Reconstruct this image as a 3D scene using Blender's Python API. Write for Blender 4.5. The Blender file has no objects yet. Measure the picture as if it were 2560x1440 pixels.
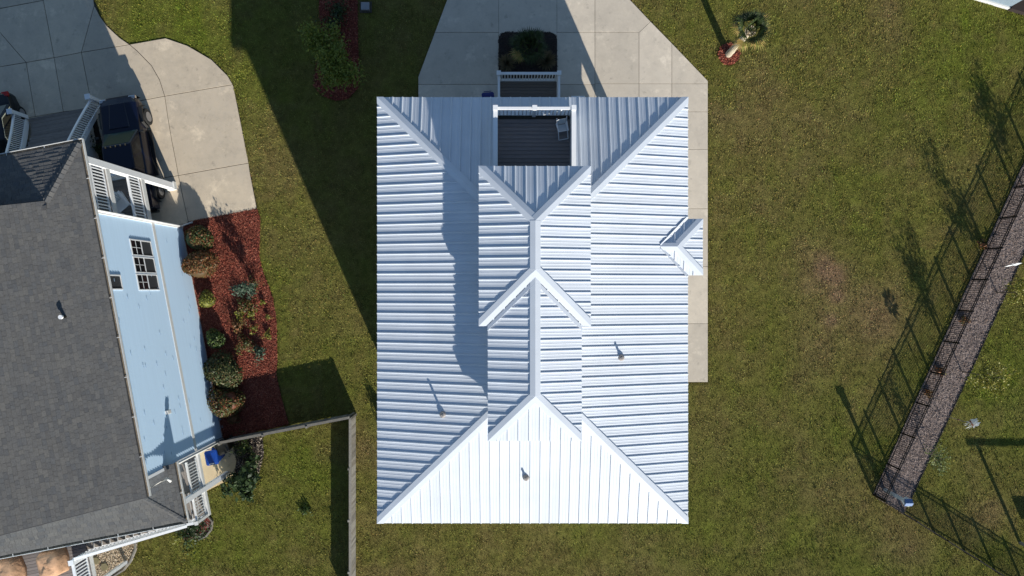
import bpy, math, random
import numpy as np
from mathutils import Vector, Matrix

random.seed(7)
rng = np.random.default_rng(11)
S = bpy.context.scene
C = S.collection

# ------------------------------------------------------------------ camera
H = 36.0
FPX = 2560 * 24 / 36.0
cam_d = bpy.data.cameras.new('camera')
cam_d.lens = 24; cam_d.sensor_width = 36; cam_d.clip_end = 2000
cam = bpy.data.objects.new('camera', cam_d); C.objects.link(cam)
cam.location = (0, 0, H); cam.rotation_euler = (0, 0, 0)
S.camera = cam

# ------------------------------------------------------------------ light
SUN = Vector((1.0135, -2.314, 1.0)).normalized()
elev = math.asin(SUN.z)
w = bpy.data.worlds.new('World'); S.world = w; w.use_nodes = True
nt = w.node_tree
bg = nt.nodes['Background']
sky = nt.nodes.new('ShaderNodeTexSky'); sky.sky_type = 'NISHITA'; sky.sun_disc = False
sky.sun_elevation = elev; sky.sun_rotation = math.atan2(SUN.x, SUN.y)
sky.air_density = 1.0; sky.dust_density = 0.0; sky.ozone_density = 2.2
nt.links.new(sky.outputs[0], bg.inputs[0]); bg.inputs[1].default_value = 0.086
sd = bpy.data.lights.new('sun', 'SUN'); sd.energy = 4.9; sd.angle = math.radians(0.53); sd.color = (1.0, 0.95, 0.86)
so = bpy.data.objects.new('sun', sd); C.objects.link(so)
so.rotation_euler = SUN.to_track_quat('Z', 'Y').to_euler(); so.location = SUN * 80
vs = S.view_settings
vs.view_transform = 'Standard'; vs.look = 'None'; vs.gamma = 1.0; vs.use_curve_mapping = False
vs.exposure = 0.64
S.cycles.max_bounces = 6
S.cycles.use_denoising = True


def P(px, py, z=0.0):
    k = (H - z) / FPX
    return ((px - 1280) * k, (720 - py) * k, z)


def P2(pts, z=0.0):
    return [P(x, y, z)[:2] for x, y in pts]

# ------------------------------------------------------------------ numpy noise
def vnoise(x, y, scale, seed):
    r = np.random.default_rng(seed).random((256, 256))
    fx, fy = np.asarray(x) / scale + 1000, np.asarray(y) / scale + 1000
    ix, iy = np.floor(fx).astype(int), np.floor(fy).astype(int)
    tx, ty = fx - ix, fy - iy
    tx = tx * tx * (3 - 2 * tx); ty = ty * ty * (3 - 2 * ty)
    a = r[ix % 256, iy % 256]; b = r[(ix + 1) % 256, iy % 256]
    c = r[ix % 256, (iy + 1) % 256]; d = r[(ix + 1) % 256, (iy + 1) % 256]
    return (a * (1 - tx) + b * tx) * (1 - ty) + (c * (1 - tx) + d * tx) * ty


def inside(x, y, poly):
    x = np.asarray(x); y = np.asarray(y)
    r = np.zeros(x.shape, bool)
    n = len(poly)
    for i in range(n):
        x0, y0 = poly[i]; x1, y1 = poly[(i + 1) % n]
        if y0 == y1:
            continue
        c = (y0 > y) != (y1 > y)
        r ^= c & (x < (x1 - x0) * (y - y0) / (y1 - y0) + x0)
    return r

# ------------------------------------------------------------------ materials
def mat(name, col, rough=0.6, var=0.0, vscale=4.0, bump=0.0, bscale=40.0, metal=0.0, col2=None, spec=0.5,
        island=None, attr=None, objrand=0.0, detail=4.0, stretch=None, bdist=0.01, coat=0.0, transm=0.0):
    m = bpy.data.materials.new(name); m.use_nodes = True
    t = m.node_tree; b = t.nodes['Principled BSDF']; L = t.links.new
    b.inputs['Roughness'].default_value = rough; b.inputs['Metallic'].default_value = metal
    b.inputs['Specular IOR Level'].default_value = spec
    if coat: b.inputs['Coat Weight'].default_value = coat; b.inputs['Coat Roughness'].default_value = 0.08
    if transm: b.inputs['Transmission Weight'].default_value = transm
    N = t.nodes.new
    tc = N('ShaderNodeTexCoord'); vec = tc.outputs['Object']
    if stretch:
        mp = N('ShaderNodeMapping'); mp.inputs['Scale'].default_value = stretch
        L(vec, mp.inputs['Vector']); vec = mp.outputs['Vector']
    cur = None
    if island:
        g = N('ShaderNodeNewGeometry'); oi = N('ShaderNodeObjectInfo')
        ad = N('ShaderNodeMath'); ad.operation = 'ADD'; L(g.outputs['Random Per Island'], ad.inputs[0]); L(oi.outputs['Random'], ad.inputs[1])
        fr = N('ShaderNodeMath'); fr.operation = 'FRACT'; L(ad.outputs[0], fr.inputs[0])
        r = N('ShaderNodeValToRGB'); r.color_ramp.interpolation = 'LINEAR'
        while len(r.color_ramp.elements) < len(island): r.color_ramp.elements.new(0.5)
        for i, c in enumerate(island):
            r.color_ramp.elements[i].position = i / (len(island) - 1); r.color_ramp.elements[i].color = (*c, 1)
        L(fr.outputs[0], r.inputs[0]); cur = r.outputs['Color']
    elif attr:
        a = N('ShaderNodeAttribute'); a.attribute_name = attr; cur = a.outputs['Color']
    if var or col2:
        nz = N('ShaderNodeTexNoise'); nz.inputs['Scale'].default_value = vscale; nz.inputs['Detail'].default_value = detail
        nz.inputs['Roughness'].default_value = 0.62
        L(vec, nz.inputs['Vector'])
        mr = N('ShaderNodeMapRange'); mr.inputs['From Min'].default_value = 0.28; mr.inputs['From Max'].default_value = 0.72
        L(nz.outputs['Fac'], mr.inputs['Value'])
        mx = N('ShaderNodeMix'); mx.data_type = 'RGBA'
        L(mr.outputs['Result'], mx.inputs['Factor'])
        if cur is not None:
            mul = N('ShaderNodeMix'); mul.data_type = 'RGBA'; mul.blend_type = 'MULTIPLY'; mul.inputs['Factor'].default_value = 1
            mx.inputs['A'].default_value = (1 - var, 1 - var, 1 - var, 1); mx.inputs['B'].default_value = (1 + var, 1 + var, 1 + var, 1)
            L(cur, mul.inputs['A']); L(mx.outputs['Result'], mul.inputs['B']); cur = mul.outputs['Result']
        else:
            c2 = col2 or tuple(c * (1 + var) for c in col)
            c1 = col if col2 else tuple(c * (1 - var) for c in col)
            mx.inputs['A'].default_value = (*c1, 1); mx.inputs['B'].default_value = (*c2, 1)
            cur = mx.outputs['Result']
    if objrand and not island:
        oi = N('ShaderNodeObjectInfo'); mr2 = N('ShaderNodeMapRange')
        mr2.inputs['To Min'].default_value = 1 - objrand; mr2.inputs['To Max'].default_value = 1 + objrand
        L(oi.outputs['Random'], mr2.inputs['Value'])
        mul = N('ShaderNodeMix'); mul.data_type = 'RGBA'; mul.blend_type = 'MULTIPLY'; mul.inputs['Factor'].default_value = 1
        if cur is None: mul.inputs['A'].default_value = (*col, 1)
        else: L(cur, mul.inputs['A'])
        L(mr2.outputs['Result'], mul.inputs['B']); cur = mul.outputs['Result']
    if cur is None: b.inputs['Base Color'].default_value = (*col, 1)
    else: L(cur, b.inputs['Base Color'])
    if bump:
        nb = N('ShaderNodeTexNoise'); nb.inputs['Scale'].default_value = bscale; nb.inputs['Detail'].default_value = 3
        L(vec, nb.inputs['Vector'])
        bp = N('ShaderNodeBump'); bp.inputs['Strength'].default_value = bump; bp.inputs['Distance'].default_value = bdist
        L(nb.outputs['Fac'], bp.inputs['Height']); L(bp.outputs['Normal'], b.inputs['Normal'])
    return m


def concrete_mat(name, base, warm):
    m = bpy.data.materials.new(name); m.use_nodes = True
    t = m.node_tree; b = t.nodes['Principled BSDF']; L = t.links.new; N = t.nodes.new
    b.inputs['Roughness'].default_value = 0.85; b.inputs['Specular IOR Level'].default_value = 0.25
    tc = N('ShaderNodeTexCoord')
    def noise(sc, det, ro=0.6):
        n = N('ShaderNodeTexNoise'); n.inputs['Scale'].default_value = sc; n.inputs['Detail'].default_value = det; n.inputs['Roughness'].default_value = ro
        L(tc.outputs['Object'], n.inputs['Vector']); return n.outputs['Fac']
    def ramp(v, a, bb):
        r = N('ShaderNodeMapRange'); r.inputs['From Min'].default_value = a; r.inputs['From Max'].default_value = bb
        L(v, r.inputs['Value']); return r.outputs['Result']
    def mix(f, A, B, mode='MIX'):
        x = N('ShaderNodeMix'); x.data_type = 'RGBA'; x.blend_type = mode
        if isinstance(f, float): x.inputs['Factor'].default_value = f
        else: L(f, x.inputs['Factor'])
        for nm, v in (('A', A), ('B', B)):
            if isinstance(v, tuple): x.inputs[nm].default_value = (*v, 1)
            else: L(v, x.inputs[nm])
        return x.outputs['Result']
    c = mix(ramp(noise(0.35, 5), .35, .65), base, warm)
    c = mix(ramp(noise(1.3, 6, .7), .45, .75), c, tuple(v * 0.78 for v in base))
    c = mix(ramp(noise(9, 5, .7), .3, .75), c, tuple(v * 0.86 for v in warm))
    c = mix(ramp(noise(2.2, 8, .75), .58, .74), c, tuple(v * 0.58 for v in base))
    c = mix(ramp(noise(.8, 7, .72), .56, .70), c, tuple(min(1, v * 1.16) for v in warm))
    c = mix(ramp(noise(26, 2, .5), .70, .78), c, tuple(v * 0.5 for v in base))
    oi = N('ShaderNodeObjectInfo'); r2 = N('ShaderNodeMapRange'); r2.inputs['To Min'].default_value = .90; r2.inputs['To Max'].default_value = 1.06
    L(oi.outputs['Random'], r2.inputs['Value'])
    c = mix(1.0, c, r2.outputs['Result'], 'MULTIPLY')
    L(c, b.inputs['Base Color'])
    nb = noise(60, 4); bp = N('ShaderNodeBump'); bp.inputs['Strength'].default_value = .25; bp.inputs['Distance'].default_value = .006
    L(nb, bp.inputs['Height']); L(bp.outputs['Normal'], b.inputs['Normal'])
    return m


M = {}
M['metal_white'] = mat('white_metal_roofing', (0.572, 0.610, 0.662), rough=0.45, var=0.06, vscale=0.9, spec=0.35, objrand=0.03, detail=8)
M['white'] = mat('white_vinyl', (0.74, 0.75, 0.76), rough=0.45, var=0.03, vscale=3)
M['white_dull'] = mat('white_weathered_paint', (0.62, 0.62, 0.60), rough=0.6, var=0.08, vscale=5)
M['wall_white'] = mat('pale_siding', (0.46, 0.48, 0.50), rough=0.6, var=0.03)
M['siding_blue'] = mat('light_blue_lap_siding', (0.51, 0.68, 0.85), rough=0.55, var=0.03, vscale=1.0, stretch=(0.25, 0.25, 9))
M['shingle'] = mat('grey_asphalt_shingle', (0.1, 0.1, 0.1), rough=0.95, spec=0.1, var=0.16, vscale=18,
                   island=[(0.086, 0.087, 0.089), (0.116, 0.114, 0.111), (0.098, 0.096, 0.094), (0.126, 0.122, 0.115), (0.094, 0.096, 0.099)], bump=0.5, bscale=160)
M['shingle_base'] = mat('grey_shingle_felt', (0.07, 0.07, 0.072), rough=0.95, spec=0.1)
M['concrete'] = concrete_mat('driveway_concrete', (0.525, 0.465, 0.385), (0.60, 0.525, 0.425))
M['concrete_warm'] = concrete_mat('warm_concrete', (0.47, 0.405, 0.325), (0.61, 0.51, 0.38))
M['concrete_tan'] = concrete_mat('tan_concrete', (0.60, 0.48, 0.31), (0.64, 0.50, 0.31))
M['joint'] = mat('dark_joint_soil', (0.05, 0.045, 0.035), rough=0.95)
M['grass'] = mat('lawn_turf', (0.1, 0.1, 0.03), rough=0.95, spec=0.03, attr='Col', var=0.25, vscale=14, bump=0.9, bscale=30, bdist=0.03)
M['blade'] = mat('grass_blades', (0.1, 0.1, 0.03), rough=0.8, spec=0.05, attr='Col')
M['ground'] = mat('distant_ground', (0.118, 0.118, 0.026), rough=0.95, spec=0.05, var=0.3, vscale=0.8, detail=8, bump=0.8, bscale=12, bdist=0.05)
M['mulch'] = mat('red_mulch_soil', (0.15, 0.038, 0.028), rough=0.95, spec=0.1, var=0.4, vscale=9, bump=0.8, bscale=40, bdist=0.03)
M['chip'] = mat('red_mulch_chips', (0.1, 0.03, 0.02), rough=0.9, var=0.35, vscale=1.3, spec=0.15, island=[(0.22, 0.054, 0.034), (0.38, 0.110, 0.068), (0.13, 0.032, 0.022), (0.29, 0.080, 0.050), (0.44, 0.18, 0.12), (0.08, 0.024, 0.018)])
M['straw'] = mat('grey_brown_mulch', (0.13, 0.102, 0.092), rough=0.95, spec=0.1, col2=(0.28, 0.225, 0.205), vscale=2.2, detail=8, bump=0.9, bscale=25, bdist=0.04)
M['straw_chip'] = mat('grey_brown_straw', (0.2, 0.16, 0.15), rough=0.95, island=[(0.15, 0.116, 0.100), (0.29, 0.230, 0.200), (0.36, 0.295, 0.26), (0.20, 0.155, 0.132), (0.26, 0.165, 0.12)])
M['dark_mulch'] = mat('dark_mulch', (0.030, 0.022, 0.020), rough=0.95, var=0.4, vscale=12, bump=0.8, bscale=30, bdist=0.03)
M['dark_chip'] = mat('dark_mulch_chips', (0.03, 0.02, 0.02), rough=0.95, island=[(0.018, 0.014, 0.012), (0.045, 0.030, 0.026), (0.07, 0.05, 0.04), (0.02, 0.025, 0.015)])
M['gravel'] = mat('tan_gravel', (0.3, 0.25, 0.18), rough=0.95, island=[(0.48, 0.38, 0.26), (0.60, 0.50, 0.36), (0.36, 0.26, 0.17), (0.66, 0.58, 0.46)])
M['rock'] = mat('mixed_bed_stones', (0.2, 0.16, 0.12), rough=0.95, island=[(0.10, 0.08, 0.06), (0.22, 0.18, 0.14), (0.32, 0.27, 0.21), (0.06, 0.05, 0.04), (0.16, 0.11, 0.08)])
M['gravel_base'] = mat('tan_gravel_bed', (0.50, 0.39, 0.26), rough=0.95, var=0.2, vscale=14, bump=0.7, bscale=50)
M['paver'] = mat('olive_stone_paver', (0.19, 0.16, 0.085), rough=0.9, var=0.15, vscale=8)
M['deck_dark'] = mat('dark_composite_board', (0.19, 0.168, 0.16), rough=0.7, var=0.12, vscale=6, stretch=(0.6, 6, 6), objrand=0.12)
M['deck_brown'] = mat('brown_composite_board', (0.125, 0.104, 0.09), rough=0.7, var=0.12, vscale=6, stretch=(0.6, 6, 6), objrand=0.12)
M['deck_grey'] = mat('weathered_grey_board', (0.22, 0.19, 0.165), rough=0.85, var=0.25, vscale=5, stretch=(1, 8, 8), objrand=0.15)
M['fence_wood'] = mat('weathered_fence_board', (0.17, 0.155, 0.135), rough=0.9, island=[(0.13, 0.12, 0.105), (0.20, 0.185, 0.16), (0.25, 0.235, 0.205), (0.16, 0.14, 0.115)], var=0.2, vscale=9)
M['iron'] = mat('black_iron', (0.006, 0.005, 0.006), rough=0.5, spec=0.3)
M['black'] = mat('black_plastic', (0.006, 0.006, 0.0045), rough=0.45)
M['rubber'] = mat('black_rubber', (0.012, 0.012, 0.012), rough=0.85)
M['gutter'] = mat('white_gutter_metal', (0.60, 0.60, 0.58), rough=0.5, var=0.1, vscale=2)
M['debris'] = mat('gutter_leaf_debris', (0.19, 0.155, 0.11), rough=0.95, var=0.5, vscale=12)
M['truck'] = mat('dark_blue_car_paint', (0.002, 0.004, 0.017), rough=0.3, spec=0.35, coat=0.15)
M['car'] = mat('black_car_paint', (0.005, 0.007, 0.010), rough=0.28, spec=0.4, coat=0.2)
M['trim'] = mat('black_trim', (0.008, 0.008, 0.008), rough=0.5)
M['chrome'] = mat('chrome_trim', (0.6, 0.58, 0.56), rough=0.18, metal=1.0)
M['glass'] = mat('dark_window_glass', (0.010, 0.013, 0.015), rough=0.06, spec=0.35)
M['glass_green'] = mat('windshield_glass', (0.03, 0.06, 0.06), rough=0.05, spec=0.6)
M['red'] = mat('red_tail_lamp', (0.35, 0.008, 0.008), rough=0.2)
M['amber'] = mat('amber_marker_lamp', (0.5, 0.3, 0.12), rough=0.25)
M['blue'] = mat('blue_plastic_bin', (0.004, 0.045, 0.26), rough=0.4, var=0.06)
M['blue_dark'] = mat('navy_plastic_bin', (0.006, 0.012, 0.13), rough=0.45)
M['tan'] = mat('tan_fabric_cover', (0.46, 0.27, 0.155), rough=0.85, var=0.12, vscale=4, bump=0.7, bscale=6, bdist=0.05)
M['grey_metal'] = mat('galvanised_metal', (0.30, 0.30, 0.31), rough=0.45, metal=0.6, var=0.1)
M['mesh_grey'] = mat('grey_mesh_fabric', (0.60, 0.62, 0.62), rough=0.7)
M['joint_shadow_blue'] = mat('shadowed_siding_gap', (0.28, 0.40, 0.54), rough=0.7)
M['rust'] = mat('rusty_hub', (0.16, 0.07, 0.04), rough=0.8)
M['spin_white'] = mat('white_painted_blade', (0.70, 0.72, 0.72), rough=0.35)
M['birdhouse'] = mat('pale_blue_grey_post', (0.48, 0.52, 0.55), rough=0.6, var=0.08)
M['bird_blue'] = mat('blue_painted_wood', (0.07, 0.14, 0.30), rough=0.6)
M['bird_yellow'] = mat('cream_painted_wood', (0.56, 0.54, 0.34), rough=0.6)
M['bark'] = mat('grey_brown_bark', (0.11, 0.085, 0.065), rough=0.95, var=0.35, vscale=14, bump=0.8, bscale=30)
M['palm_trunk'] = mat('pale_palm_trunk', (0.42, 0.36, 0.27), rough=0.9, var=0.28, vscale=10, bump=0.9, bscale=22, bdist=0.03)
M['pipe'] = mat('grey_vent_pipe', (0.30, 0.27, 0.25), rough=0.6, var=0.1)
M['screen'] = mat('slate_window_screen', (0.035, 0.04, 0.046), rough=0.5)
M['brown_wall'] = mat('dark_brown_porch', (0.022, 0.013, 0.011), rough=0.8)
M['green_grey'] = mat('grey_blue_siding', (0.20, 0.26, 0.31), rough=0.7, var=0.1)


def leafmat(name, cols, rough=0.55):
    m = mat(name, cols[0], rough=rough, spec=0.35, island=cols)
    t = m.node_tree; b = t.nodes['Principled BSDF']
    src = b.inputs['Base Color'].links[0].from_socket
    tr = t.nodes.new('ShaderNodeBsdfTranslucent'); mx = t.nodes.new('ShaderNodeMixShader'); mx.inputs[0].default_value = 0.22
    t.links.new(src, tr.inputs['Color'])
    t.links.new(b.outputs[0], mx.inputs[1]); t.links.new(tr.outputs[0], mx.inputs[2])
    t.links.new(mx.outputs[0], t.nodes['Material Output'].inputs['Surface'])
    return m


M['lf_photinia'] = leafmat('red_green_leaves', [(0.030, 0.055, 0.016), (0.05, 0.085, 0.022), (0.15, 0.045, 0.022), (0.06, 0.10, 0.02), (0.11, 0.10, 0.025), (0.22, 0.07, 0.03), (0.035, 0.07, 0.02)])
M['lf_photinia_red'] = leafmat('coppery_leaves', [(0.05, 0.075, 0.018), (0.20, 0.075, 0.028), (0.26, 0.11, 0.04), (0.05, 0.06, 0.02), (0.15, 0.05, 0.025), (0.12, 0.11, 0.03)])
M['lf_green'] = leafmat('mid_green_leaves', [(0.035, 0.075, 0.016), (0.06, 0.11, 0.02), (0.09, 0.13, 0.03), (0.03, 0.05, 0.014), (0.11, 0.12, 0.03)])
M['lf_olive'] = leafmat('olive_red_leaves', [(0.03, 0.055, 0.018), (0.06, 0.085, 0.025), (0.10, 0.11, 0.035), (0.028, 0.045, 0.016), (0.13, 0.12, 0.045), (0.13, 0.05, 0.025)])
M['lf_lime'] = leafmat('yellow_green_leaves', [(0.16, 0.18, 0.02), (0.25, 0.24, 0.03), (0.08, 0.11, 0.02), (0.20, 0.20, 0.04), (0.06, 0.08, 0.02)])
M['lf_blue'] = leafmat('blue_green_leaves', [(0.035, 0.065, 0.04), (0.06, 0.10, 0.065), (0.10, 0.15, 0.10), (0.03, 0.05, 0.03)])
M['lf_yellow'] = leafmat('autumn_yellow_leaves', [(0.21, 0.19, 0.02), (0.15, 0.17, 0.025), (0.26, 0.22, 0.03), (0.10, 0.13, 0.025)])
M['lf_tree'] = leafmat('olive_green_leaves', [(0.13, 0.17, 0.022), (0.19, 0.22, 0.028), (0.09, 0.13, 0.018), (0.24, 0.25, 0.04)])
M['lf_dark'] = leafmat('dark_conifer_leaves', [(0.014, 0.030, 0.012), (0.03, 0.055, 0.016), (0.05, 0.085, 0.022), (0.02, 0.035, 0.012)])
M['lf_pale'] = leafmat('pale_green_leaves', [(0.14, 0.18, 0.06), (0.20, 0.24, 0.08), (0.10, 0.14, 0.04)])
M['frond'] = leafmat('palm_frond_green', [(0.018, 0.030, 0.012), (0.035, 0.055, 0.018), (0.05, 0.08, 0.022), (0.015, 0.02, 0.01)])
M['frond_dry'] = leafmat('palm_frond_dry', [(0.34, 0.24, 0.08), (0.24, 0.24, 0.05), (0.42, 0.27, 0.09), (0.18, 0.20, 0.04)])
M['grass_dry'] = leafmat('tan_ornamental_grass', [(0.16, 0.12, 0.07), (0.22, 0.17, 0.10), (0.10, 0.09, 0.05), (0.12, 0.12, 0.06)])

# ------------------------------------------------------------------ mesh building
WL = {}


class MB:
    def __init__(self, T=None):
        self.v = []; self.f = []; self.T = T

    def add(self, vs, fs):
        n = len(self.v)
        if self.T is not None:
            vs = [tuple(self.T @ Vector(p)) for p in vs]
        self.v.extend(tuple(p) for p in vs)
        self.f.extend(tuple(i + n for i in f) for f in fs)
        return self

    def box(self, x0, x1, y0, y1, z0, z1):
        v = [(x0, y0, z0), (x1, y0, z0), (x1, y1, z0), (x0, y1, z0), (x0, y0, z1), (x1, y0, z1), (x1, y1, z1), (x0, y1, z1)]
        return self.add(v, [(0, 3, 2, 1), (4, 5, 6, 7), (0, 1, 5, 4), (1, 2, 6, 5), (2, 3, 7, 6), (3, 0, 4, 7)])

    def cbox(self, c, s, rz=0.0):
        x, y, z = c; a, b, h = s[0] / 2, s[1] / 2, s[2] / 2
        cs, sn = math.cos(rz), math.sin(rz)
        v = []
        for dz in (-h, h):
            for dx, dy in ((-a, -b), (a, -b), (a, b), (-a, b)):
                v.append((x + dx * cs - dy * sn, y + dx * sn + dy * cs, z + dz))
        return self.add(v, [(0, 3, 2, 1), (4, 5, 6, 7), (0, 1, 5, 4), (1, 2, 6, 5), (2, 3, 7, 6), (3, 0, 4, 7)])

    def beam(self, p, q, wd, ht, up=(0, 0, 1)):
        p = Vector(p); q = Vector(q); d = (q - p).normalized(); up = Vector(up)
        s = d.cross(up)
        if s.length < 1e-4: s = d.cross(Vector((1, 0, 0)))
        s.normalize(); u = s.cross(d).normalized()
        v = []
        for e in (p, q):
            for a, b in ((-1, -1), (1, -1), (1, 1), (-1, 1)):
                v.append(e + s * (a * wd / 2) + u * (b * ht / 2))
        return self.add(v, [(0, 1, 2, 3), (7, 6, 5, 4), (0, 4, 5, 1), (1, 5, 6, 2), (2, 6, 7, 3), (3, 7, 4, 0)])

    def prism(self, poly, z0, z1):
        a = sum(poly[i][0] * poly[(i + 1) % len(poly)][1] - poly[(i + 1) % len(poly)][0] * poly[i][1] for i in range(len(poly)))
        if a < 0: poly = poly[::-1]
        n = len(poly)
        v = [(x, y, z0) for x, y in poly] + [(x, y, z1) for x, y in poly]
        fs = [tuple(range(n, 2 * n)), tuple(range(n - 1, -1, -1))]
        for i in range(n):
            j = (i + 1) % n; fs.append((i, j, j + n, i + n))
        return self.add(v, fs)

    def tube(self, path, radii, n=8, cap=True):
        path = [Vector(p) for p in path]
        if not isinstance(radii, (list, tuple)): radii = [radii] * len(path)
        vs = []; fs = []
        for i, p in enumerate(path):
            d = (path[min(i + 1, len(path) - 1)] - path[max(i - 1, 0)]).normalized()
            s = d.cross(Vector((0, 0, 1)))
            if s.length < 1e-3: s = Vector((1, 0, 0))
            s.normalize(); u = s.cross(d)
            for k in range(n):
                a = 2 * math.pi * k / n
                vs.append(p + (s * math.cos(a) + u * math.sin(a)) * radii[i])
        for i in range(len(path) - 1):
            for k in range(n):
                k2 = (k + 1) % n
                fs.append((i * n + k, i * n + k2, (i + 1) * n + k2, (i + 1) * n + k))
        if cap:
            fs.append(tuple(range(n - 1, -1, -1))); fs.append(tuple(range((len(path) - 1) * n, len(path) * n)))
        return self.add(vs, fs)

    def loft(self, rings, cap=True):
        n = len(rings[0]); vs = [p for r in rings for p in r]; fs = []
        for i in range(len(rings) - 1):
            for k in range(n):
                k2 = (k + 1) % n
                fs.append((i * n + k, i * n + k2, (i + 1) * n + k2, (i + 1) * n + k))
        if cap:
            fs.append(tuple(range(n - 1, -1, -1))); fs.append(tuple(range((len(rings) - 1) * n, len(rings) * n)))
        return self.add(vs, fs)

    def quad(self, a, b, c, d): return self.add([a, b, c, d], [(0, 1, 2, 3)])


def tag(o, label=None, cat=None, group=None, kind=None):
    if label: o['label'] = label
    if cat: o['category'] = cat
    if group: o['group'] = group
    if kind: o['kind'] = kind
    return o


def obj(name, mb, m, parent=None, smooth=False, kind=None, bevel=0.0):
    me = bpy.data.meshes.new(name)
    off = WL.get(parent.name, (0, 0, 0)) if parent is not None else (0, 0, 0)
    vs = mb.v if off == (0, 0, 0) else [(x - off[0], y - off[1], z - off[2]) for x, y, z in mb.v]
    me.from_pydata(vs, [], mb.f); me.update()
    if smooth:
        me.polygons.foreach_set('use_smooth', [True] * len(me.polygons))
    me.materials.append(M[m] if isinstance(m, str) else m)
    o = bpy.data.objects.new(name, me); C.objects.link(o)
    if parent is not None:
        o.parent = parent; WL[o.name] = off
    if kind: o['kind'] = kind
    if bevel:
        bv = o.modifiers.new('bevel', 'BEVEL'); bv.width = bevel; bv.segments = 2; bv.limit_method = 'ANGLE'; bv.angle_limit = 0.6
    return o


def npobj(name, verts, faces, m, parent=None, col=None, kind=None, smooth=False):
    """verts (n,3) numpy, faces (k,3 or 4) numpy"""
    me = bpy.data.meshes.new(name)
    off = WL.get(parent.name, (0, 0, 0)) if parent is not None else (0, 0, 0)
    v = np.asarray(verts, np.float32) - np.asarray(off, np.float32)
    f = np.asarray(faces, np.int32); k, s = f.shape
    me.vertices.add(len(v)); me.vertices.foreach_set('co', v.ravel())
    me.loops.add(k * s); me.loops.foreach_set('vertex_index', f.ravel())
    me.polygons.add(k); me.polygons.foreach_set('loop_start', np.arange(0, k * s, s, dtype=np.int32))
    me.polygons.foreach_set('loop_total', np.full(k, s, np.int32))
    if smooth: me.polygons.foreach_set('use_smooth', np.ones(k, bool))
    me.update(calc_edges=True); me.validate()
    if col is not None:
        a = me.color_attributes.new('Col', 'FLOAT_COLOR', 'POINT')
        cc = np.ones((len(v), 4), np.float32); cc[:, :3] = col
        a.data.foreach_set('color', cc.ravel())
    me.materials.append(M[m] if isinstance(m, str) else m)
    o = bpy.data.objects.new(name, me); C.objects.link(o)
    if parent is not None:
        o.parent = parent; WL[o.name] = off
    if kind: o['kind'] = kind
    return o


def thing(name, loc, label, cat, group=None):
    o = bpy.data.objects.new(name, None); C.objects.link(o); o.location = loc
    o.empty_display_size = 0.3
    WL[o.name] = tuple(loc)
    return tag(o, label, cat, group)


def inset(poly, g):
    a = sum(poly[i][0] * poly[(i + 1) % len(poly)][1] - poly[(i + 1) % len(poly)][0] * poly[i][1] for i in range(len(poly)))
    if a < 0: poly = poly[::-1]
    n = len(poly); out = []
    for i in range(n):
        p0 = Vector(poly[i - 1]); p1 = Vector(poly[i]); p2 = Vector(poly[(i + 1) % n])
        d1 = (p1 - p0).normalized(); d2 = (p2 - p1).normalized()
        n1 = Vector((-d1.y, d1.x)); n2 = Vector((-d2.y, d2.x))
        b = n1 + n2
        k = max(b.length_squared, 0.25)
        q = p1 + b * (2 * g / k)
        out.append((q.x, q.y))
    return out

# ------------------------------------------------------------------ foliage helpers
def leaf_quads(c, nrm, size, rr, aspect=0.55, droop=0.0):
    """leaves as bent pairs of triangles (one quad each) at points c facing nrm; returns verts, faces"""
    n = len(c)
    t = rr.normal(size=(n, 3)); t -= nrm * (t * nrm).sum(1, keepdims=True)
    t /= np.linalg.norm(t, axis=1, keepdims=True) + 1e-9
    b = np.cross(nrm, t)
    s = size * rr.uniform(0.6, 1.3, (n, 1))
    v = np.stack([c - t * s * .5, c + b * s * aspect * .5 + nrm * s * .08, c + t * s * .5, c - b * s * aspect * .5 + nrm * s * .08], 1).reshape(-1, 3)
    f = np.arange(n * 4).reshape(-1, 4)
    return v, f


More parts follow.
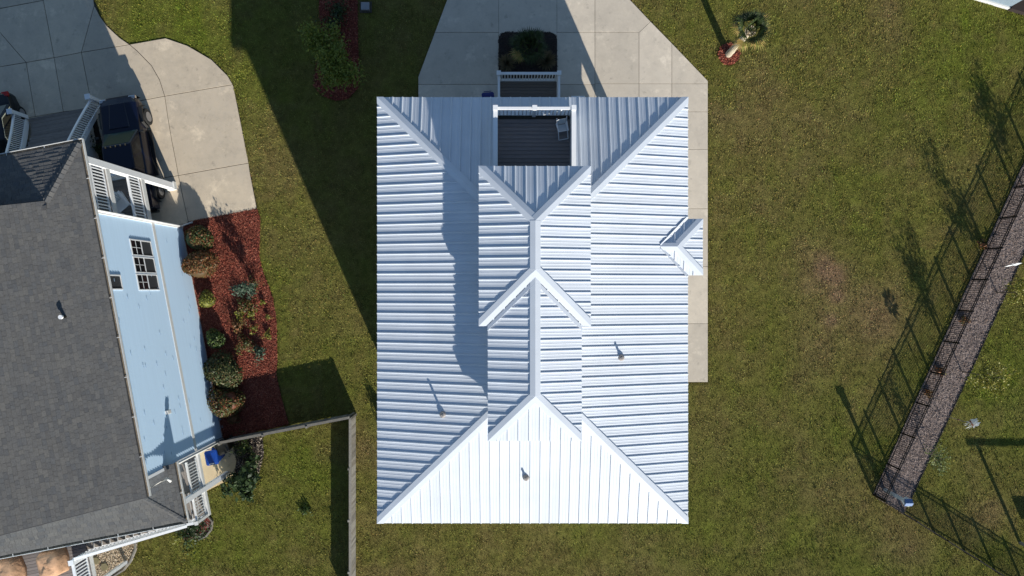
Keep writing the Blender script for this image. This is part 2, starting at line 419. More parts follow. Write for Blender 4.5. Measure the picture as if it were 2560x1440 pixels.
def bush(name, px, py, rad, hgt, m, label, cat='shrub', n=1500, leaf=0.09, group=None, lump=0.42, z0=0.05, core=True, parent_root=None, squash=0.55):
    x, y, _ = P(px, py, hgt * 0.6)
    root = parent_root or thing(name, (x, y, z0), label, cat, group)
    sd = abs(hash((round(px), round(py)))) % 9999
    rr = np.random.default_rng(int(px * 7 + py * 13) % 99991)
    # lumpy ellipsoid
    d = rr.normal(size=(n, 3)); d[:, 2] = np.abs(d[:, 2]) * 1.0 - 0.25
    d /= np.linalg.norm(d, axis=1, keepdims=True)
    k = rr.normal(size=(14, 3)); k /= np.linalg.norm(k, axis=1, keepdims=True)
    amp = rr.uniform(-lump, lump, 14)
    l = 1 + (np.exp(-((1 - d @ k.T) * 5)) * amp).sum(1)
    r = l * (rr.uniform(0.72, 1.04, n) ** 0.7 if core else rr.uniform(0.1, 1.25, n) ** 0.8)
    if not core:
        az = np.arctan2(d[:, 1], d[:, 0]); ph = rr.uniform(0, 6.28, 3)
        r = r * (1 + .35 * np.sin(az * 3 + ph[0]) + .22 * np.sin(az * 5 + ph[1]) + .12 * np.sin(az * 9 + ph[2]))
    c = d * r[:, None] * np.array([rad, rad, hgt * squash]) + np.array([x, y, z0 + hgt * (1 - squash)])
    nr = d * 0.8 + rr.normal(size=(n, 3)) * 0.55 + np.array([0, 0, .25]); nr /= np.linalg.norm(nr, axis=1, keepdims=True)
    v, f = leaf_quads(c, nr, leaf, rr)
    v[:, 2] = np.maximum(v[:, 2], z0 + 0.005)
    npobj('foliage', v, f, m, root)
    mb = MB()
    mb.tube([(x, y, z0 - 0.05), (x + .03, y, z0 + hgt * .6)], [max(.02, rad * .1), max(.012, rad * .05)], 6)
    for i in range(5):
        a = rr.uniform(0, 6.28); mb.tube([(x, y, z0 + hgt * .15), (x + math.cos(a) * rad * .6, y + math.sin(a) * rad * .6, z0 + hgt * .65)], [rad * .04 + .006, .006], 5)
    obj('stem', mb, 'bark', root)
    if core:
        rings = []
        for i in range(6):
            ph = -0.3 + i * (math.pi / 2 + .25) / 5
            rings.append([(x + rad * .74 * math.cos(ph) * math.cos(a), y + rad * .74 * math.cos(ph) * math.sin(a), max(z0 + .01, z0 + hgt * (1 - squash) + hgt * squash * .76 * math.sin(ph))) for a in [2 * math.pi * j / 12 for j in range(12)]])
        obj('inner_foliage', MB().loft(rings), m, root, smooth=True)
    return root


def chips(name, poly, dens, size, m, z=0.06, parent=None, hgt=0.03, holes=(), aspect=0.3):
    xs = [p[0] for p in poly]; ys = [p[1] for p in poly]
    n = int((max(xs) - min(xs)) * (max(ys) - min(ys)) * dens)
    rr = np.random.default_rng(n + 5)
    x = rr.uniform(min(xs), max(xs), n); y = rr.uniform(min(ys), max(ys), n)
    k = inside(x, y, poly)
    for h in holes: k &= ~inside(x, y, h)
    x = x[k]; y = y[k]; n = len(x)
    c = np.stack([x, y, z + rr.uniform(0.0, hgt, n)], 1)
    nr = rr.normal(size=(n, 3)) * 0.5 + np.array([0, 0, 1]); nr /= np.linalg.norm(nr, axis=1, keepdims=True)
    v, f = leaf_quads(c, nr, size, rr, aspect=aspect)
    return npobj(name, v, f, m, parent, kind='stuff')


def bed(name, poly, m, chipm, label, dens=160, size=0.09, z=0.05, hgt=0.04, aspect=0.3):
    """planting bed: a low mound plus loose chips"""
    xs = [p[0] for p in poly]; ys = [p[1] for p in poly]
    o = obj(name, MB().prism(poly, -0.1, z), m)
    tag(o, label, kind='structure')
    chips('mulch_chips', inset(poly, -.035), dens, size, chipm, z + .005, o, hgt, aspect=aspect)
    return o

# ================================================================== GROUND
g = obj('ground', MB().quad((-400, -400, -0.14), (400, -400, -0.14), (400, 400, -0.14), (-400, 400, -0.14)), 'ground')
tag(g, 'flat ground stretching away beyond the lots', kind='structure')

# polygons in photograph ground pixels ------------------------------------------------
DRIVE = [(1150, -80), (1046, 193), (1046, 420), (1600, 420), (1600, 955), (1769, 955), (1769, 203), (1490, -80)]
DRIVE_R = [(1150, -80), (1118, 0), (1046, 193), (1046, 420), (1610, 420), (1610, 955), (1769, 955), (1769, 203), (1575, 0), (1497, -80)]
LDRIVE = [(-80, -60), (222, -60), (235, 0), (250, 40), (268, 65), (300, 95), (325, 112), (415, 96), (470, 115), (530, 150), (570, 190), (588, 235), (605, 320), (625, 430), (643, 523), (487, 552), (456, 567), (-80, 640)]
MULCH_A = [(440, 570), (487, 552), (643, 523), (651, 545), (649, 600), (648, 640), (658, 680), (682, 745), (691, 800), (693, 900), (690, 935), (705, 1000), (722, 1060), (560, 1097), (500, 800)]
MULCH_T = [(797, -40), (800, 60), (797, 120), (790, 170), (785, 215), (808, 240), (840, 252), (872, 246), (895, 220), (899, 180), (895, 120), (893, -40)]
STRIP = [(2640, 230), (2430, 690), (2182, 1238), (2256, 1283), (2275, 1246), (2437, 900), (2640, 450)]
PAD = [(470, 1130), (552, 1105), (583, 1108), (592, 1150), (588, 1180), (570, 1200), (515, 1228), (440, 1260)]
ROCK = [(583, 1104), (655, 1088), (660, 1130), (648, 1180), (600, 1186), (588, 1180), (592, 1150)]
GRAVEL = [(180, 1345), (345, 1335), (342, 1370), (330, 1400), (312, 1422), (280, 1442), (240, 1470), (150, 1480)]
BED2 = [(440, 1330), (500, 1300), (522, 1290), (531, 1302), (529, 1322), (515, 1338), (498, 1346), (450, 1345)]
DARKBED = [(196, 330), (240, 283), (266, 400), (262, 430), (200, 470), (170, 440)]
pc = P(1822, 136)
ring = [(pc[0] + .56 * math.cos(a), pc[1] - .0 + .56 * math.sin(a)) for a in [2 * math.pi * i / 20 for i in range(20)]]
EXCL = [P2(p) for p in (DRIVE_R, LDRIVE, MULCH_A, MULCH_T, STRIP, PAD, ROCK, GRAVEL, BED2)] + [ring]

# lawn -------------------------------------------------------------------------------
SEED_PATCH = [(2055, 668, 26, 1.2), (2090, 690, 20, 1.2), (2090, 740, 18, 1.1), (2078, 800, 18, .9), (2205, 775, 70, .25), (2040, 700, 75, .6), (2180, 790, 80, .4), (2110, 1230, 90, .4), (2260, 1330, 100, .55), (2060, 880, 60, .3), (1880, 330, 80, .2), (2480, 1290, 40, .8), (700, 420, 70, .35), (900, 1130, 50, .45), (915, 1300, 40, .4), (2080, 690, 30, .5)]
GREEN_PATCH = [(2060, 1080, 130, .4), (1960, 1350, 160, .5), (2150, 1400, 70, .45), (1800, 1150, 120, .25), (2120, 480, 150, .35), (660, 200, 90, .4), (430, 60, 170, .9), (2420, 140, 150, .6), (2520, 900, 160, .75), (2200, 640, 110, .45), (2330, 300, 120, .35), (740, 1180, 100, .6), (560, 1330, 140, .45), (2330, 1200, 90, .35), (820, 1330, 60, .5), (2230, 1180, 60, .4), (2540, 1080, 90, .5), (1650, 1390, 200, .2)]


def grass_col(x, y, jitter=None):
    n1 = vnoise(x, y, 5.0, 1); n2 = vnoise(x, y, 1.4, 2); n3 = vnoise(x, y, .45, 3); n4 = vnoise(x, y, .16, 4)
    gr = 0.345 + 0.44 * (n1 - .5) + 0.30 * (n2 - .5) + .20 * (n3 - .5)
    br = 0.07 + 0.45 * np.clip(vnoise(x, y, 2.2, 5) - .55, 0, 1) + .4 * np.clip(vnoise(x, y, .6, 6) - .6, 0, 1)
    for (a, b, r, k) in GREEN_PATCH:
        q = P(a, b); gr = gr + k * .50 * np.exp(-((x - q[0]) ** 2 + (y - q[1]) ** 2) / (r / 47.4) ** 2)
    for (a, b, r, k) in SEED_PATCH:
        q = P(a, b); wv = k * np.exp(-((x - q[0]) ** 2 + (y - q[1]) ** 2) / (r / 47.4) ** 2) * (0.5 + n2)
        br = br + wv * .55; gr = gr - wv * .4
    gr = gr + .05 * np.sin(x * 5.6 + .6 * np.sin(y * .35))
    gr = np.clip(gr, 0, 1)[:, None]; br = np.clip(br, 0, 1)[:, None]
    olive = np.array([0.158, 0.134, 0.040]); green = np.array([0.106, 0.146, 0.013]); brown = np.array([0.225, 0.148, 0.082])
    c = olive * (1 - gr) + green * gr
    c = c * (1 - br) + brown * br
    c = c * (0.80 + 0.4 * n4)[:, None] * (0.92 + .16 * n3)[:, None]
    if jitter is not None: c = c * jitter
    return c


gx = np.arange(-31, 31.01, .105); gy = np.arange(-18.5, 18.51, .105)
X, Y = np.meshgrid(gx, gy, indexing='ij'); xs = X.ravel(); ys = Y.ravel()
zz = -0.03 + .024 * vnoise(xs, ys, .28, 21) + .022 * vnoise(xs, ys, .7, 22) + .016 * rng.random(len(xs))
exm = np.zeros(len(xs), bool)
for p in EXCL: exm |= inside(xs, ys, p)
zz = np.where(exm, -.06, zz)
nx_, ny_ = len(gx), len(gy)
ii = (np.arange(nx_ - 1)[:, None] * ny_ + np.arange(ny_ - 1)[None, :]).ravel()
faces = np.stack([ii, ii + ny_, ii + ny_ + 1, ii + 1], 1)
lawn = npobj('lawn', np.stack([xs, ys, zz], 1), faces, 'grass', col=grass_col(xs, ys) * .8, smooth=True)
tag(lawn, 'olive and brown mown lawn around both houses', kind='structure')

# grass blades: tufted single-triangle blades
nb = 640000
bx_ = rng.uniform(-28, 28, nb); by_ = rng.uniform(-16, 16, nb)
keep = np.ones(nb, bool)
for p in EXCL: keep &= ~inside(bx_, by_, inset(p, .05))
for q in ([(-4.9, -8.8), (6.4, -8.8), (6.4, 7), (-4.9, 7)],):
    keep &= ~inside(bx_, by_, q)
bx_ = bx_[keep]; by_ = by_[keep]; nb = len(bx_)
ang = rng.uniform(0, 2 * np.pi, nb); ln = rng.uniform(.04, .10, nb) * (0.75 + .5 * vnoise(bx_, by_, .35, 31)); wd = rng.uniform(.008, .022, nb)
lean = rng.uniform(.3, 1.3, nb)
dx = np.cos(ang); dy = np.sin(ang)
zb = -0.018 + .024 * vnoise(bx_, by_, .28, 21)
a = np.stack([bx_ - dy * wd, by_ + dx * wd, zb], 1); b = np.stack([bx_ + dy * wd, by_ - dx * wd, zb], 1)
c = np.stack([bx_ + dx * ln * np.sin(lean), by_ + dy * ln * np.sin(lean), zb + ln * np.cos(lean) + .01], 1)
bv = np.stack([a, b, c], 1).reshape(-1, 3)
jit = (rng.uniform(.40, 1.85, (nb, 1)) * (1 + rng.normal(0, .10, (nb, 3)))).clip(.25, 2.2)
bc = np.repeat(grass_col(bx_, by_, jit), 3, axis=0)
gb = npobj('grass', bv, np.arange(nb * 3).reshape(-1, 3), 'blade', col=bc, kind='stuff')
tag(gb, 'short olive green grass blades covering the lawns')

# ------------------------------------------------------------------ concrete
def slabs(name, base_poly, polys, label, m='concrete', top=0.06, gap=0.009):
    base = obj(name, MB().prism(P2(base_poly), -0.12, top - .035), 'joint')
    tag(base, label, kind='structure')
    for p in polys:
        obj('concrete_slab', MB().prism(inset(P2(p), gap), top - .1, top + random.uniform(-.003, .003)), m, base, bevel=0.006)
    return base


lx = lambda y: 1118 - (1118 - 1046) * y / 193.0      # left edge of the main drive
rx = lambda y: 1575 + (1769 - 1575) * y / 203.0
main_slabs = [
    [(lx(-80), -80), (lx(82), 82), (1247, 82), (1247, -80)],
    [(1247, -80), (1247, 100), (1248.4, 93), (1252.3, 87.3), (1258, 83.4), (1265, 82), (1374, 82), (1381, 83.4), (1386.7, 87.3), (1390.6, 93), (1392, 100), (1392, -80)],
    [(1392, -80), (1392, 82), (1487, 82), (1487, -80)],
    [(1487, -80), (1487, 82), (1597, 82), (1626, 55), (rx(-60), -60)],
    [(lx(82), 82), (1046, 193), (1046, 212), (1247, 212), (1247, 82)],
    [(1392, 82), (1392, 212), (1487, 212), (1487, 82)],
    [(1487, 82), (1487, 210), (1597, 210), (1597, 82)],
    [(1597, 82), (1597, 210), (1679, 210), (1679, rx(0) * 0 + 109), (1626, 55)],
    [(1679, 109), (1679, 210), (1769, 210), (1769, 203)],
    [(1046, 212), (1046, 415), (1247, 415), (1247, 212)],
    [(1247, 250), (1247, 415), (1392, 415), (1392, 250)],
    [(1392, 212), (1392, 415), (1487, 415), (1487, 212)],
    [(1487, 210), (1487, 415), (1597, 415), (1597, 210)],
    [(1597, 210), (1597, 415), (1679, 415), (1679, 210)],
    [(1679, 210), (1679, 280), (1769, 280), (1769, 210)],
    [(1679, 280), (1679, 374), (1769, 374), (1769, 280)],
    [(1679, 374), (1679, 415), (1620, 415), (1620, 522), (1769, 522), (1769, 374)],
    [(1620, 522), (1620, 666), (1769, 666), (1769, 522)],
    [(1620, 666), (1620, 809), (1769, 809), (1769, 666)],
    [(1620, 809), (1620, 955), (1769, 955), (1769, 809)],
]
slabs('driveway', DRIVE_R, main_slabs, 'pale concrete driveway and side walk of the white house')

apron_in = [(325, 112), (345, 129), (380, 165), (400, 200), (413, 241), (420, 290), (430, 350), (440, 400), (447, 439), (460, 500), (472, 555)]
left_slabs = [
    [(-80, -60), (-80, 37), (110, 2), (98, -60)],
    [(98, -60), (110, 2), (137, 145), (205, 132), (237, 15), (235, 0), (222, -60)],
    [(-80, 37), (-80, 0), (-80, 180), (0, 80), (67, 157), (137, 145), (110, 2)],
    [(-80, 180), (-80, 181), (67, 157), (0, 80)],
    [(237, 15), (205, 132), (325, 112), (300, 95), (268, 65), (250, 40)],
    [(-80, 181), (-80, 320), (90, 292), (67, 157)],
    [(67, 157), (90, 292), (160, 280), (137, 145)],
    [(137, 145), (160, 280), (232, 270), (205, 132)],
    [(205, 132), (232, 270), (345, 254), (413, 241), (400, 200), (380, 165), (345, 129), (325, 112)],
    [(232, 270), (262, 470), (447, 439), (440, 400), (430, 350), (420, 290), (413, 241), (345, 254)],
    [(262, 470), (275, 590), (456, 567), (472, 555), (460, 500), (447, 439)],
    [(-80, 320), (-80, 640), (275, 590), (262, 470), (232, 270), (160, 280), (90, 292)],
    [(325, 112), (345, 129), (380, 165), (400, 200), (413, 241), (583, 212), (570, 190), (530, 150), (470, 115), (415, 96)],
    [(413, 241), (420, 290), (430, 350), (440, 400), (447, 439), (622, 408), (605, 320), (588, 235), (583, 212)],
    [(447, 439), (460, 500), (472, 555), (487, 552), (643, 523), (625, 430), (622, 408)],
]
left_slabs[2] = [(-42, 31), (110, 2), (137, 145), (67, 157), (0, 80)]
left_slabs[3] = [(-80, 37), (-42, 31), (0, 80), (67, 157), (-80, 181)]
slabs('driveway', LDRIVE, left_slabs, 'curved concrete driveway of the blue sided house', 'concrete_warm', gap=.015)

tag(obj('patio', MB().prism(P2(PAD), -.1, .07), 'concrete_tan', bevel=.01), 'tan concrete pad beside the blue house and the board fence', kind='structure')

# ------------------------------------------------------------------ beds
bed('mulch_bed', P2(MULCH_A), 'mulch', 'chip', 'red mulch bed along the blue wall', dens=900, size=.085)
bed('mulch_bed', P2(MULCH_T), 'mulch', 'chip', 'shaded red mulch bed round the small tree', dens=300, size=.12)
bed('mulch_bed', ring, 'mulch', 'chip', 'round red mulch ring at the foot of the palm', dens=500, size=.10)
sb = bed('planting_strip', P2(STRIP), 'straw', 'straw_chip', 'grey brown mulch strip behind the iron fence', dens=420, size=.085)
bed('gravel_bed', P2(GRAVEL), 'gravel_base', 'gravel', 'tan gravel bed below the rear deck', dens=900, size=.06, aspect=.8)
bed('gravel_bed', P2(ROCK), 'dark_mulch', 'rock', 'stony planting bed beside the tan concrete pad', dens=260, size=.09, aspect=.8)
bed('mulch_bed', P2(BED2), 'mulch', 'straw_chip', 'small rounded mulch bed below the stairs', dens=300, size=.09)
bed('planting_bed', P2(DARKBED), 'dark_mulch', 'dark_chip', 'black mulched bed between stairs and truck', dens=420, size=.12, z=.07)
PL = []
for cx, cy, a0 in ((1392 - 18, 82 + 18, 0), (1247 + 18, 82 + 18, 1), (1247 + 3, 250, 2), (1392 - 3, 250, 3)):
    r_ = 18 if cy < 200 else 3
    for k in range(5):
        a = math.radians(a0 * 90 + k * 22.5); PL.append((cx + r_ * math.cos(a), cy - r_ * math.sin(a)))
bed('planter_bed', P2(PL), 'dark_mulch', 'dark_chip', 'rounded dark mulch island in the driveway', dens=400, size=.1, z=.065)
# black edging along the strip
eb = MB(); e = P2([(2640, 450), (2437, 900), (2275, 1246)])
for i in range(2): eb.beam((*e[i], .04), (*e[i + 1], .04), .03, .12)
tag(obj('lawn_edging', eb, 'black'), 'thin black edging between mulch strip and lawn', 'edging')
e = [(342, 1340), (341, 1372), (329, 1402), (311, 1424), (278, 1445), (238, 1473)]
eb = MB(); e = P2(e)
for i in range(len(e) - 1): eb.beam((*e[i], .06), (*e[i + 1], .06), .08, .14)
tag(obj('lawn_edging', eb, 'fence_wood'), 'curved edging round the tan gravel bed', 'edging')
e = [(522, 1290), (532, 1302), (530, 1323), (516, 1340), (498, 1348)]
eb = MB(); e = P2(e)
for i in range(len(e) - 1): eb.beam((*e[i], .06), (*e[i + 1], .06), .07, .14)
tag(obj('lawn_edging', eb, 'fence_wood'), 'curved edging round the small bed below the stairs', 'edging')
for i, (px, py) in enumerate(((242, 1400), (264, 1415))):
    q = P(px, py); mb = MB().prism([(q[0] + .215 * math.cos(math.radians(a + 8)), q[1] + .215 * math.sin(math.radians(a + 8))) for a in range(0, 360, 60)], .03, .13)
    tag(obj('stepping_stone', mb, 'paver', bevel=.01), ['upper hexagonal olive stepping stone in the tan gravel', 'lower hexagonal olive stepping stone in the tan gravel'][i], 'stepping stone', 'hexagonal stepping stones')

# ================================================================== WHITE HOUSE
ZE = 9.54; PITCH = 0.28; KS = math.sqrt(1 + PITCH ** 2); RIB = 0.38
EX0, EX1, EY0, EY1 = -5.225, 6.822, -9.116, 7.395
CX = (EX0 + EX1) / 2
white = thing('house', (CX, -1, 0), 'large house with white standing seam metal roof in the centre', 'house')
PROFILE = [(0, 0), (.018, .036), (.046, .036), (.066, 0), (.150, 0), (.158, .0045), (.176, .0045), (.184, 0), (.262, 0), (.270, .0045), (.288, .0045), (.296, 0)]


def roof_plane(parent, p0, adir, length, up, nrm, lmax, off=0.0, lmin=None, lift=0.0):
    """one slope, sheet by sheet: ribs run up the slope; lmax/lmin give the sheet ends at s along the eave"""
    p0 = Vector(p0); adir = Vector(adir); up = Vector(up).normalized(); nrm = Vector(nrm).normalized()
    k = -1
    while off + k * RIB < length:
        s0 = off + k * RIB; k += 1
        pts = [(s0 + a, h) for a, h in PROFILE] + [(s0 + RIB, 0)]
        pts = [(min(max(s, 0.0), length), h if 0 <= s <= length else 0.0) for s, h in pts]
        q = []
        for s, h in pts:
            if q and abs(q[-1][0] - s) < 1e-5: continue
            q.append((s, h))
        if len(q) < 2: continue
        # split at breaks
        vs = []; fs = []
        ok = False
        for s, h in q:
            t1 = lmax(s); t0 = lmin(s) if lmin else 0.0
            t1 = max(t1, t0 + 1e-3)
            if t1 - t0 > .02: ok = True
            b = p0 + adir * s + nrm * (h + lift)
            vs.append(b + up * t0); vs.append(b + up * t1)
        if not ok: continue
        for i in range(len(q) - 1):
            fs.append((2 * i, 2 * i + 2, 2 * i + 3, 2 * i + 1))
        # seam end cap at the eave
        mb = MB(); mb.add(vs, fs)
        obj('roof_panel', mb, 'metal_white', parent)


def cap(parent, p, q, n1, n2, name='hip_cap', half=.175, lift=.046, trim=None):
    """folded ridge or hip cap from p to q lying on the planes with normals n1 and n2; its lower end is cut along the eaves"""
    p = Vector(p); q = Vector(q); d = (q - p).normalized()
    if trim is None: trim = name == 'hip_cap'
    mb = MB()
    n1 = Vector(n1).normalized(); n2 = Vector(n2).normalized()
    nm = (n1 + n2).normalized()
    def sidev(n, o):
        s = d.cross(n).normalized()
        return s if s.dot(o) < 0 else -s
    s1 = sidev(n1, n2); s2 = sidev(n2, n1)
    vs = []
    for k, e in enumerate((p, q)):
        top = e + nm * (lift / nm.dot(n1))
        a = e + s1 * half + n1 * lift; b = e + s2 * half + n2 * lift
        if k == 0 and trim:
            for o, w_ in ((n1, 'a'), (n2, 'b')):
                h = Vector((o.x, o.y, 0)); v = a if w_ == 'a' else b
                t = ((p - v).dot(h)) / d.dot(h)
                if w_ == 'a': a = a + d * t
                else: b = b + d * t
        vs += [a - n1 * (lift * .85), a, top, b, b - n2 * (lift * .85)]
    mb.add(vs, [(0, 1, 6, 5), (1, 2, 7, 6), (2, 3, 8, 7), (3, 4, 9, 8), (0, 4, 3, 2, 1), (5, 6, 7, 8, 9)])
    obj(name, mb, 'metal_white', parent)


def hip_roof(parent, name, x0, x1, y0, y1, ze, sides='NESW', rib_off=(0, 0, 0, 0), north_cut=None, east_cut=None, caps=('hNW', 'hNE', 'hSW', 'hSE', 'ridge'), south_lmin=None, side_y1=None, capw=.175):
    hw = (x1 - x0) / 2; cx = (x0 + x1) / 2; zr = ze + hw * PITCH
    base = MB()
    t = .16
    # fascia board, soffit
    base.box(x0, x1, y1 - .03, y1, ze - .2, ze - .01); base.box(x0, x1, y0, y0 + .03, ze - .2, ze - .01)
    base.box(x0, x0 + .03, y0 + .03, y1 - .03, ze - .2, ze - .01); base.box(x1 - .03, x1, y0 + .03, y1 - .03, ze - .2, ze - .01)
    base.quad((x0 + .03, y0 + .03, ze - .19), (x0 + .03, y1 - .03, ze - .19), (x1 - .03, y1 - .03, ze - .19), (x1 - .03, y0 + .03, ze - .19))
    rf = obj(name, base, 'white', parent)
    L = lambda d: d * KS
    nW = (-PITCH, 0, 1); nE = (PITCH, 0, 1); nN = (0, PITCH, 1); nS = (0, -PITCH, 1)
    ln = y1 - y0; wd = x1 - x0
    hipl = lambda s, tot: L(min(s, tot - s, hw))
    if 'W' in sides: roof_plane(rf, (x0, y0, ze), (0, 1, 0), ln, (1, 0, PITCH), nW, lambda s: hipl(s, ln), rib_off[0])
    if 'E' in sides: roof_plane(rf, (x1, y0, ze), (0, 1, 0), ln, (-1, 0, PITCH), nE, (lambda s: hipl(s, ln)), rib_off[1], east_cut)
    if 'N' in sides: roof_plane(rf, (x0, y1, ze), (1, 0, 0), wd, (0, -1, PITCH), nN, (lambda s: min(hipl(s, wd), north_cut(s)) if north_cut else hipl(s, wd)), rib_off[2])
    if 'S' in sides: roof_plane(rf, (x0, y0, ze), (1, 0, 0), wd, (0, 1, PITCH), nS, lambda s: hipl(s, wd), rib_off[3])
    rN = (cx, y1 - hw, zr); rS = (cx, y0 + hw, zr)
    if 'hNW' in caps: cap(rf, (x0, y1, ze), rN, nN, nW, half=capw)
    if 'hNE' in caps: cap(rf, (x1, y1, ze), rN, nN, nE, half=capw, lift=.050)
    if 'hSW' in caps: cap(rf, (x0, y0, ze), rS, nS, nW, half=capw)
    if 'hSE' in caps: cap(rf, (x1, y0, ze), rS, nS, nE, half=capw, lift=.050)
    if 'ridge' in caps: cap(rf, rN, rS, nW, nE, 'ridge_cap', half=capw, lift=.055)
    return rf


# balcony recess in the north slope
BX0, BX1, BYF = -.66, 2.33, 6.66
north_cut = lambda s: (EY1 - BYF) * KS if BX0 < EX0 + s < BX1 else 99
# porch-roof bump on the east side
PX1, PY0, PY1 = 7.395, .496, 2.68
PH = (PY1 - PY0) / 2; PYC = (PY0 + PY1) / 2


def east_cut(s):
    y = EY0 + s
    return max(0.0, (PH - abs(y - PYC)) * KS) if abs(y - PYC) < PH else 0.0


main_roof = hip_roof(white, 'roof', EX0, EX1, EY0, EY1, ZE, rib_off=(.13, .05, .19, .19), north_cut=north_cut, east_cut=east_cut)

# east bump
ZB = ZE + .002
mbp = MB(); mbp.box(EX1, PX1, PY1 - .03, PY1, ZE - .2, ZE - .01); mbp.box(EX1, PX1, PY0, PY0 + .03, ZE - .2, ZE - .01); mbp.box(PX1 - .03, PX1, PY0 + .03, PY1 - .03, ZE - .2, ZE - .01)
mbp.quad((EX1, PY0 + .03, ZE - .19), (EX1, PY1 - .03, ZE - .19), (PX1 - .03, PY1 - .03, ZE - .19), (PX1 - .03, PY0 + .03, ZE - .19))
bump_roof = obj('porch_roof', mbp, 'white', white)
wln = PX1 - (EX1 - PH)
roof_plane(bump_roof, (EX1 - PH, PY1, ZB), (1, 0, 0), wln, (0, -1, PITCH), (0, PITCH, 1), lambda s: KS * min(PH, wln - s), .12, lambda s: KS * max(0, PH - s))
roof_plane(bump_roof, (EX1 - PH, PY0, ZB), (1, 0, 0), wln, (0, 1, PITCH), (0, -PITCH, 1), lambda s: KS * min(PH, wln - s), .12, lambda s: KS * max(0, PH - s))
roof_plane(bump_roof, (PX1, PY0, ZB), (0, 1, 0), 2 * PH, (-1, 0, PITCH), (PITCH, 0, 1), lambda s: KS * min(s, 2 * PH - s), .2)
rr_ = (PX1 - PH, PYC, ZB + PH * PITCH)
cap(bump_roof, (PX1, PY1, ZB), rr_, (0, PITCH, 1), (PITCH, 0, 1), half=.16)
cap(bump_roof, (PX1, PY0, ZB), rr_, (0, -PITCH, 1), (PITCH, 0, 1), half=.16, lift=.05)
cap(bump_roof, rr_, (EX1 - PH - .05, PYC, ZB + PH * PITCH), (0, PITCH, 1), (0, -PITCH, 1), 'ridge_cap', half=.13, lift=.055)
for sgn, yy in ((1, PY1), (-1, PY0)):      # valley flashing
    mbv = MB(); p = Vector((EX1, yy, ZB + .012)); q = Vector((EX1 - PH, PYC, ZB + PH * PITCH + .012))
    d = (q - p).normalized(); s = d.cross(Vector((PITCH, 0, 1))).normalized() * .1 * sgn
    mbv.add([p, q, q + s * 1.0 + Vector((0, 0, .04)), p + s * 1.0 + Vector((0, 0, .04))], [(0, 1, 2, 3)])
    obj('valley_flashing', mbv, 'metal_white', bump_roof)

# upper roof A (hip all round) and rear upper roof B that dies into it
ZA = 11.68; CA = .813
A0, A1, AY0, AY1 = CA - 1.995, CA + 1.995, -1.353, 4.345
B0, B1, BY0 = CA - 1.674, CA + 1.674, -5.442
upper = hip_roof(white, 'upper_roof', A0, A1, AY0, AY1, ZA, sides='NEWS', rib_off=(.1, .02, .12, .12), caps=('hNW', 'hNE', 'hSW', 'hSE', 'ridge'))
# remove the south sheets of A that the rear roof covers: build B a touch longer into A
hwB = 1.674
baseB = MB()
baseB.box(B0, B1, BY0, BY0 + .03, ZA - .2, ZA - .01); baseB.box(B0, B0 + .03, BY0 + .03, AY0, ZA - .2, ZA - .01); baseB.box(B1 - .03, B1, BY0 + .03, AY0, ZA - .2, ZA - .01)
baseB.quad((B0 + .03, BY0 + .03, ZA - .19), (B0 + .03, AY0, ZA - .19), (B1 - .03, AY0, ZA - .19), (B1 - .03, BY0 + .03, ZA - .19))
rear = obj('rear_upper_roof', baseB, 'white', white)
LB = AY0 - BY0 + 1.62
topB = lambda s: KS * min(s, hwB)
# valley: B slope meets A's south slope where d_B(x) = y - AY0
lowB = lambda s: KS * max(0.0, s - (AY0 - BY0))
roof_plane(rear, (B0, BY0, ZA), (0, 1, 0), LB, (1, 0, PITCH), (-PITCH, 0, 1), topB, .16, lowB, lift=.002)
roof_plane(rear, (B1, BY0, ZA), (0, 1, 0), LB, (-1, 0, PITCH), (PITCH, 0, 1), topB, .16, lowB, lift=.002)
roof_plane(rear, (B0, BY0, ZA), (1, 0, 0), 2 * hwB, (0, 1, PITCH), (0, -PITCH, 1), lambda s: KS * min(s, 2 * hwB - s), .3)
rB = (CA, BY0 + hwB, ZA + hwB * PITCH)
cap(rear, (B0, BY0, ZA), rB, (0, -PITCH, 1), (-PITCH, 0, 1)); cap(rear, (B1, BY0, ZA), rB, (0, -PITCH, 1), (PITCH, 0, 1), lift=.050)
cap(rear, rB, (CA, AY0 + hwB + .1, ZA + hwB * PITCH), (-PITCH, 0, 1), (PITCH, 0, 1), 'ridge_cap', lift=.055)
for sgn, xx in ((1, B0), (-1, B1)):
    mbv = MB(); p = Vector((xx, AY0, ZA + .012)); q = Vector((CA, AY0 + hwB, ZA + hwB * PITCH + .012))
    d = (q - p).normalized(); s = Vector((0, -1, 0)) * .17
    nn = Vector((-sgn * PITCH, 0, 1)).normalized()
    mbv.add([p + nn * .03, q + nn * .03, q + s + nn * .045, p + s + nn * .045, p + s + nn * .0, q + s + nn * .0], [(0, 1, 2, 3), (3, 2, 5, 4)])
    obj('valley_flashing', mbv, 'metal_white', rear)

# upper walls
wl = MB(); wl.box(A0 + .4, A1 - .4, AY0 + .3, AY1 - .45, 9.7, ZA - .19)
obj('upper_wall', wl, 'wall_white', white)
wl = MB(); wl.box(B0 + .35, B1 - .35, BY0 + .4, AY0 + .4, 9.7, ZA - .192)
obj('upper_wall', wl, 'wall_white', white)
dr = MB(); dr.box(.1, 1.6, AY1 - .46, AY1 - .43, 9.78, 11.5)
dro = obj('balcony_door', dr, 'white', white)
for x0_, x1_ in ((.18, .82), (.88, 1.52)):
    obj('pane', MB().box(x0_, x1_, AY1 - .428, AY1 - .42, 9.9, 11.4), 'glass', dro)

# body walls: upper storeys over a set-back ground floor
WX0, WX1, WY0, WY1 = EX0 + .45, 6.40, EY0 + .45, 6.92
body = MB(); body.box(WX0, WX1, WY0, WY1, 2.75, ZE - .2)
wall = obj('wall', body, 'wall_white', white)
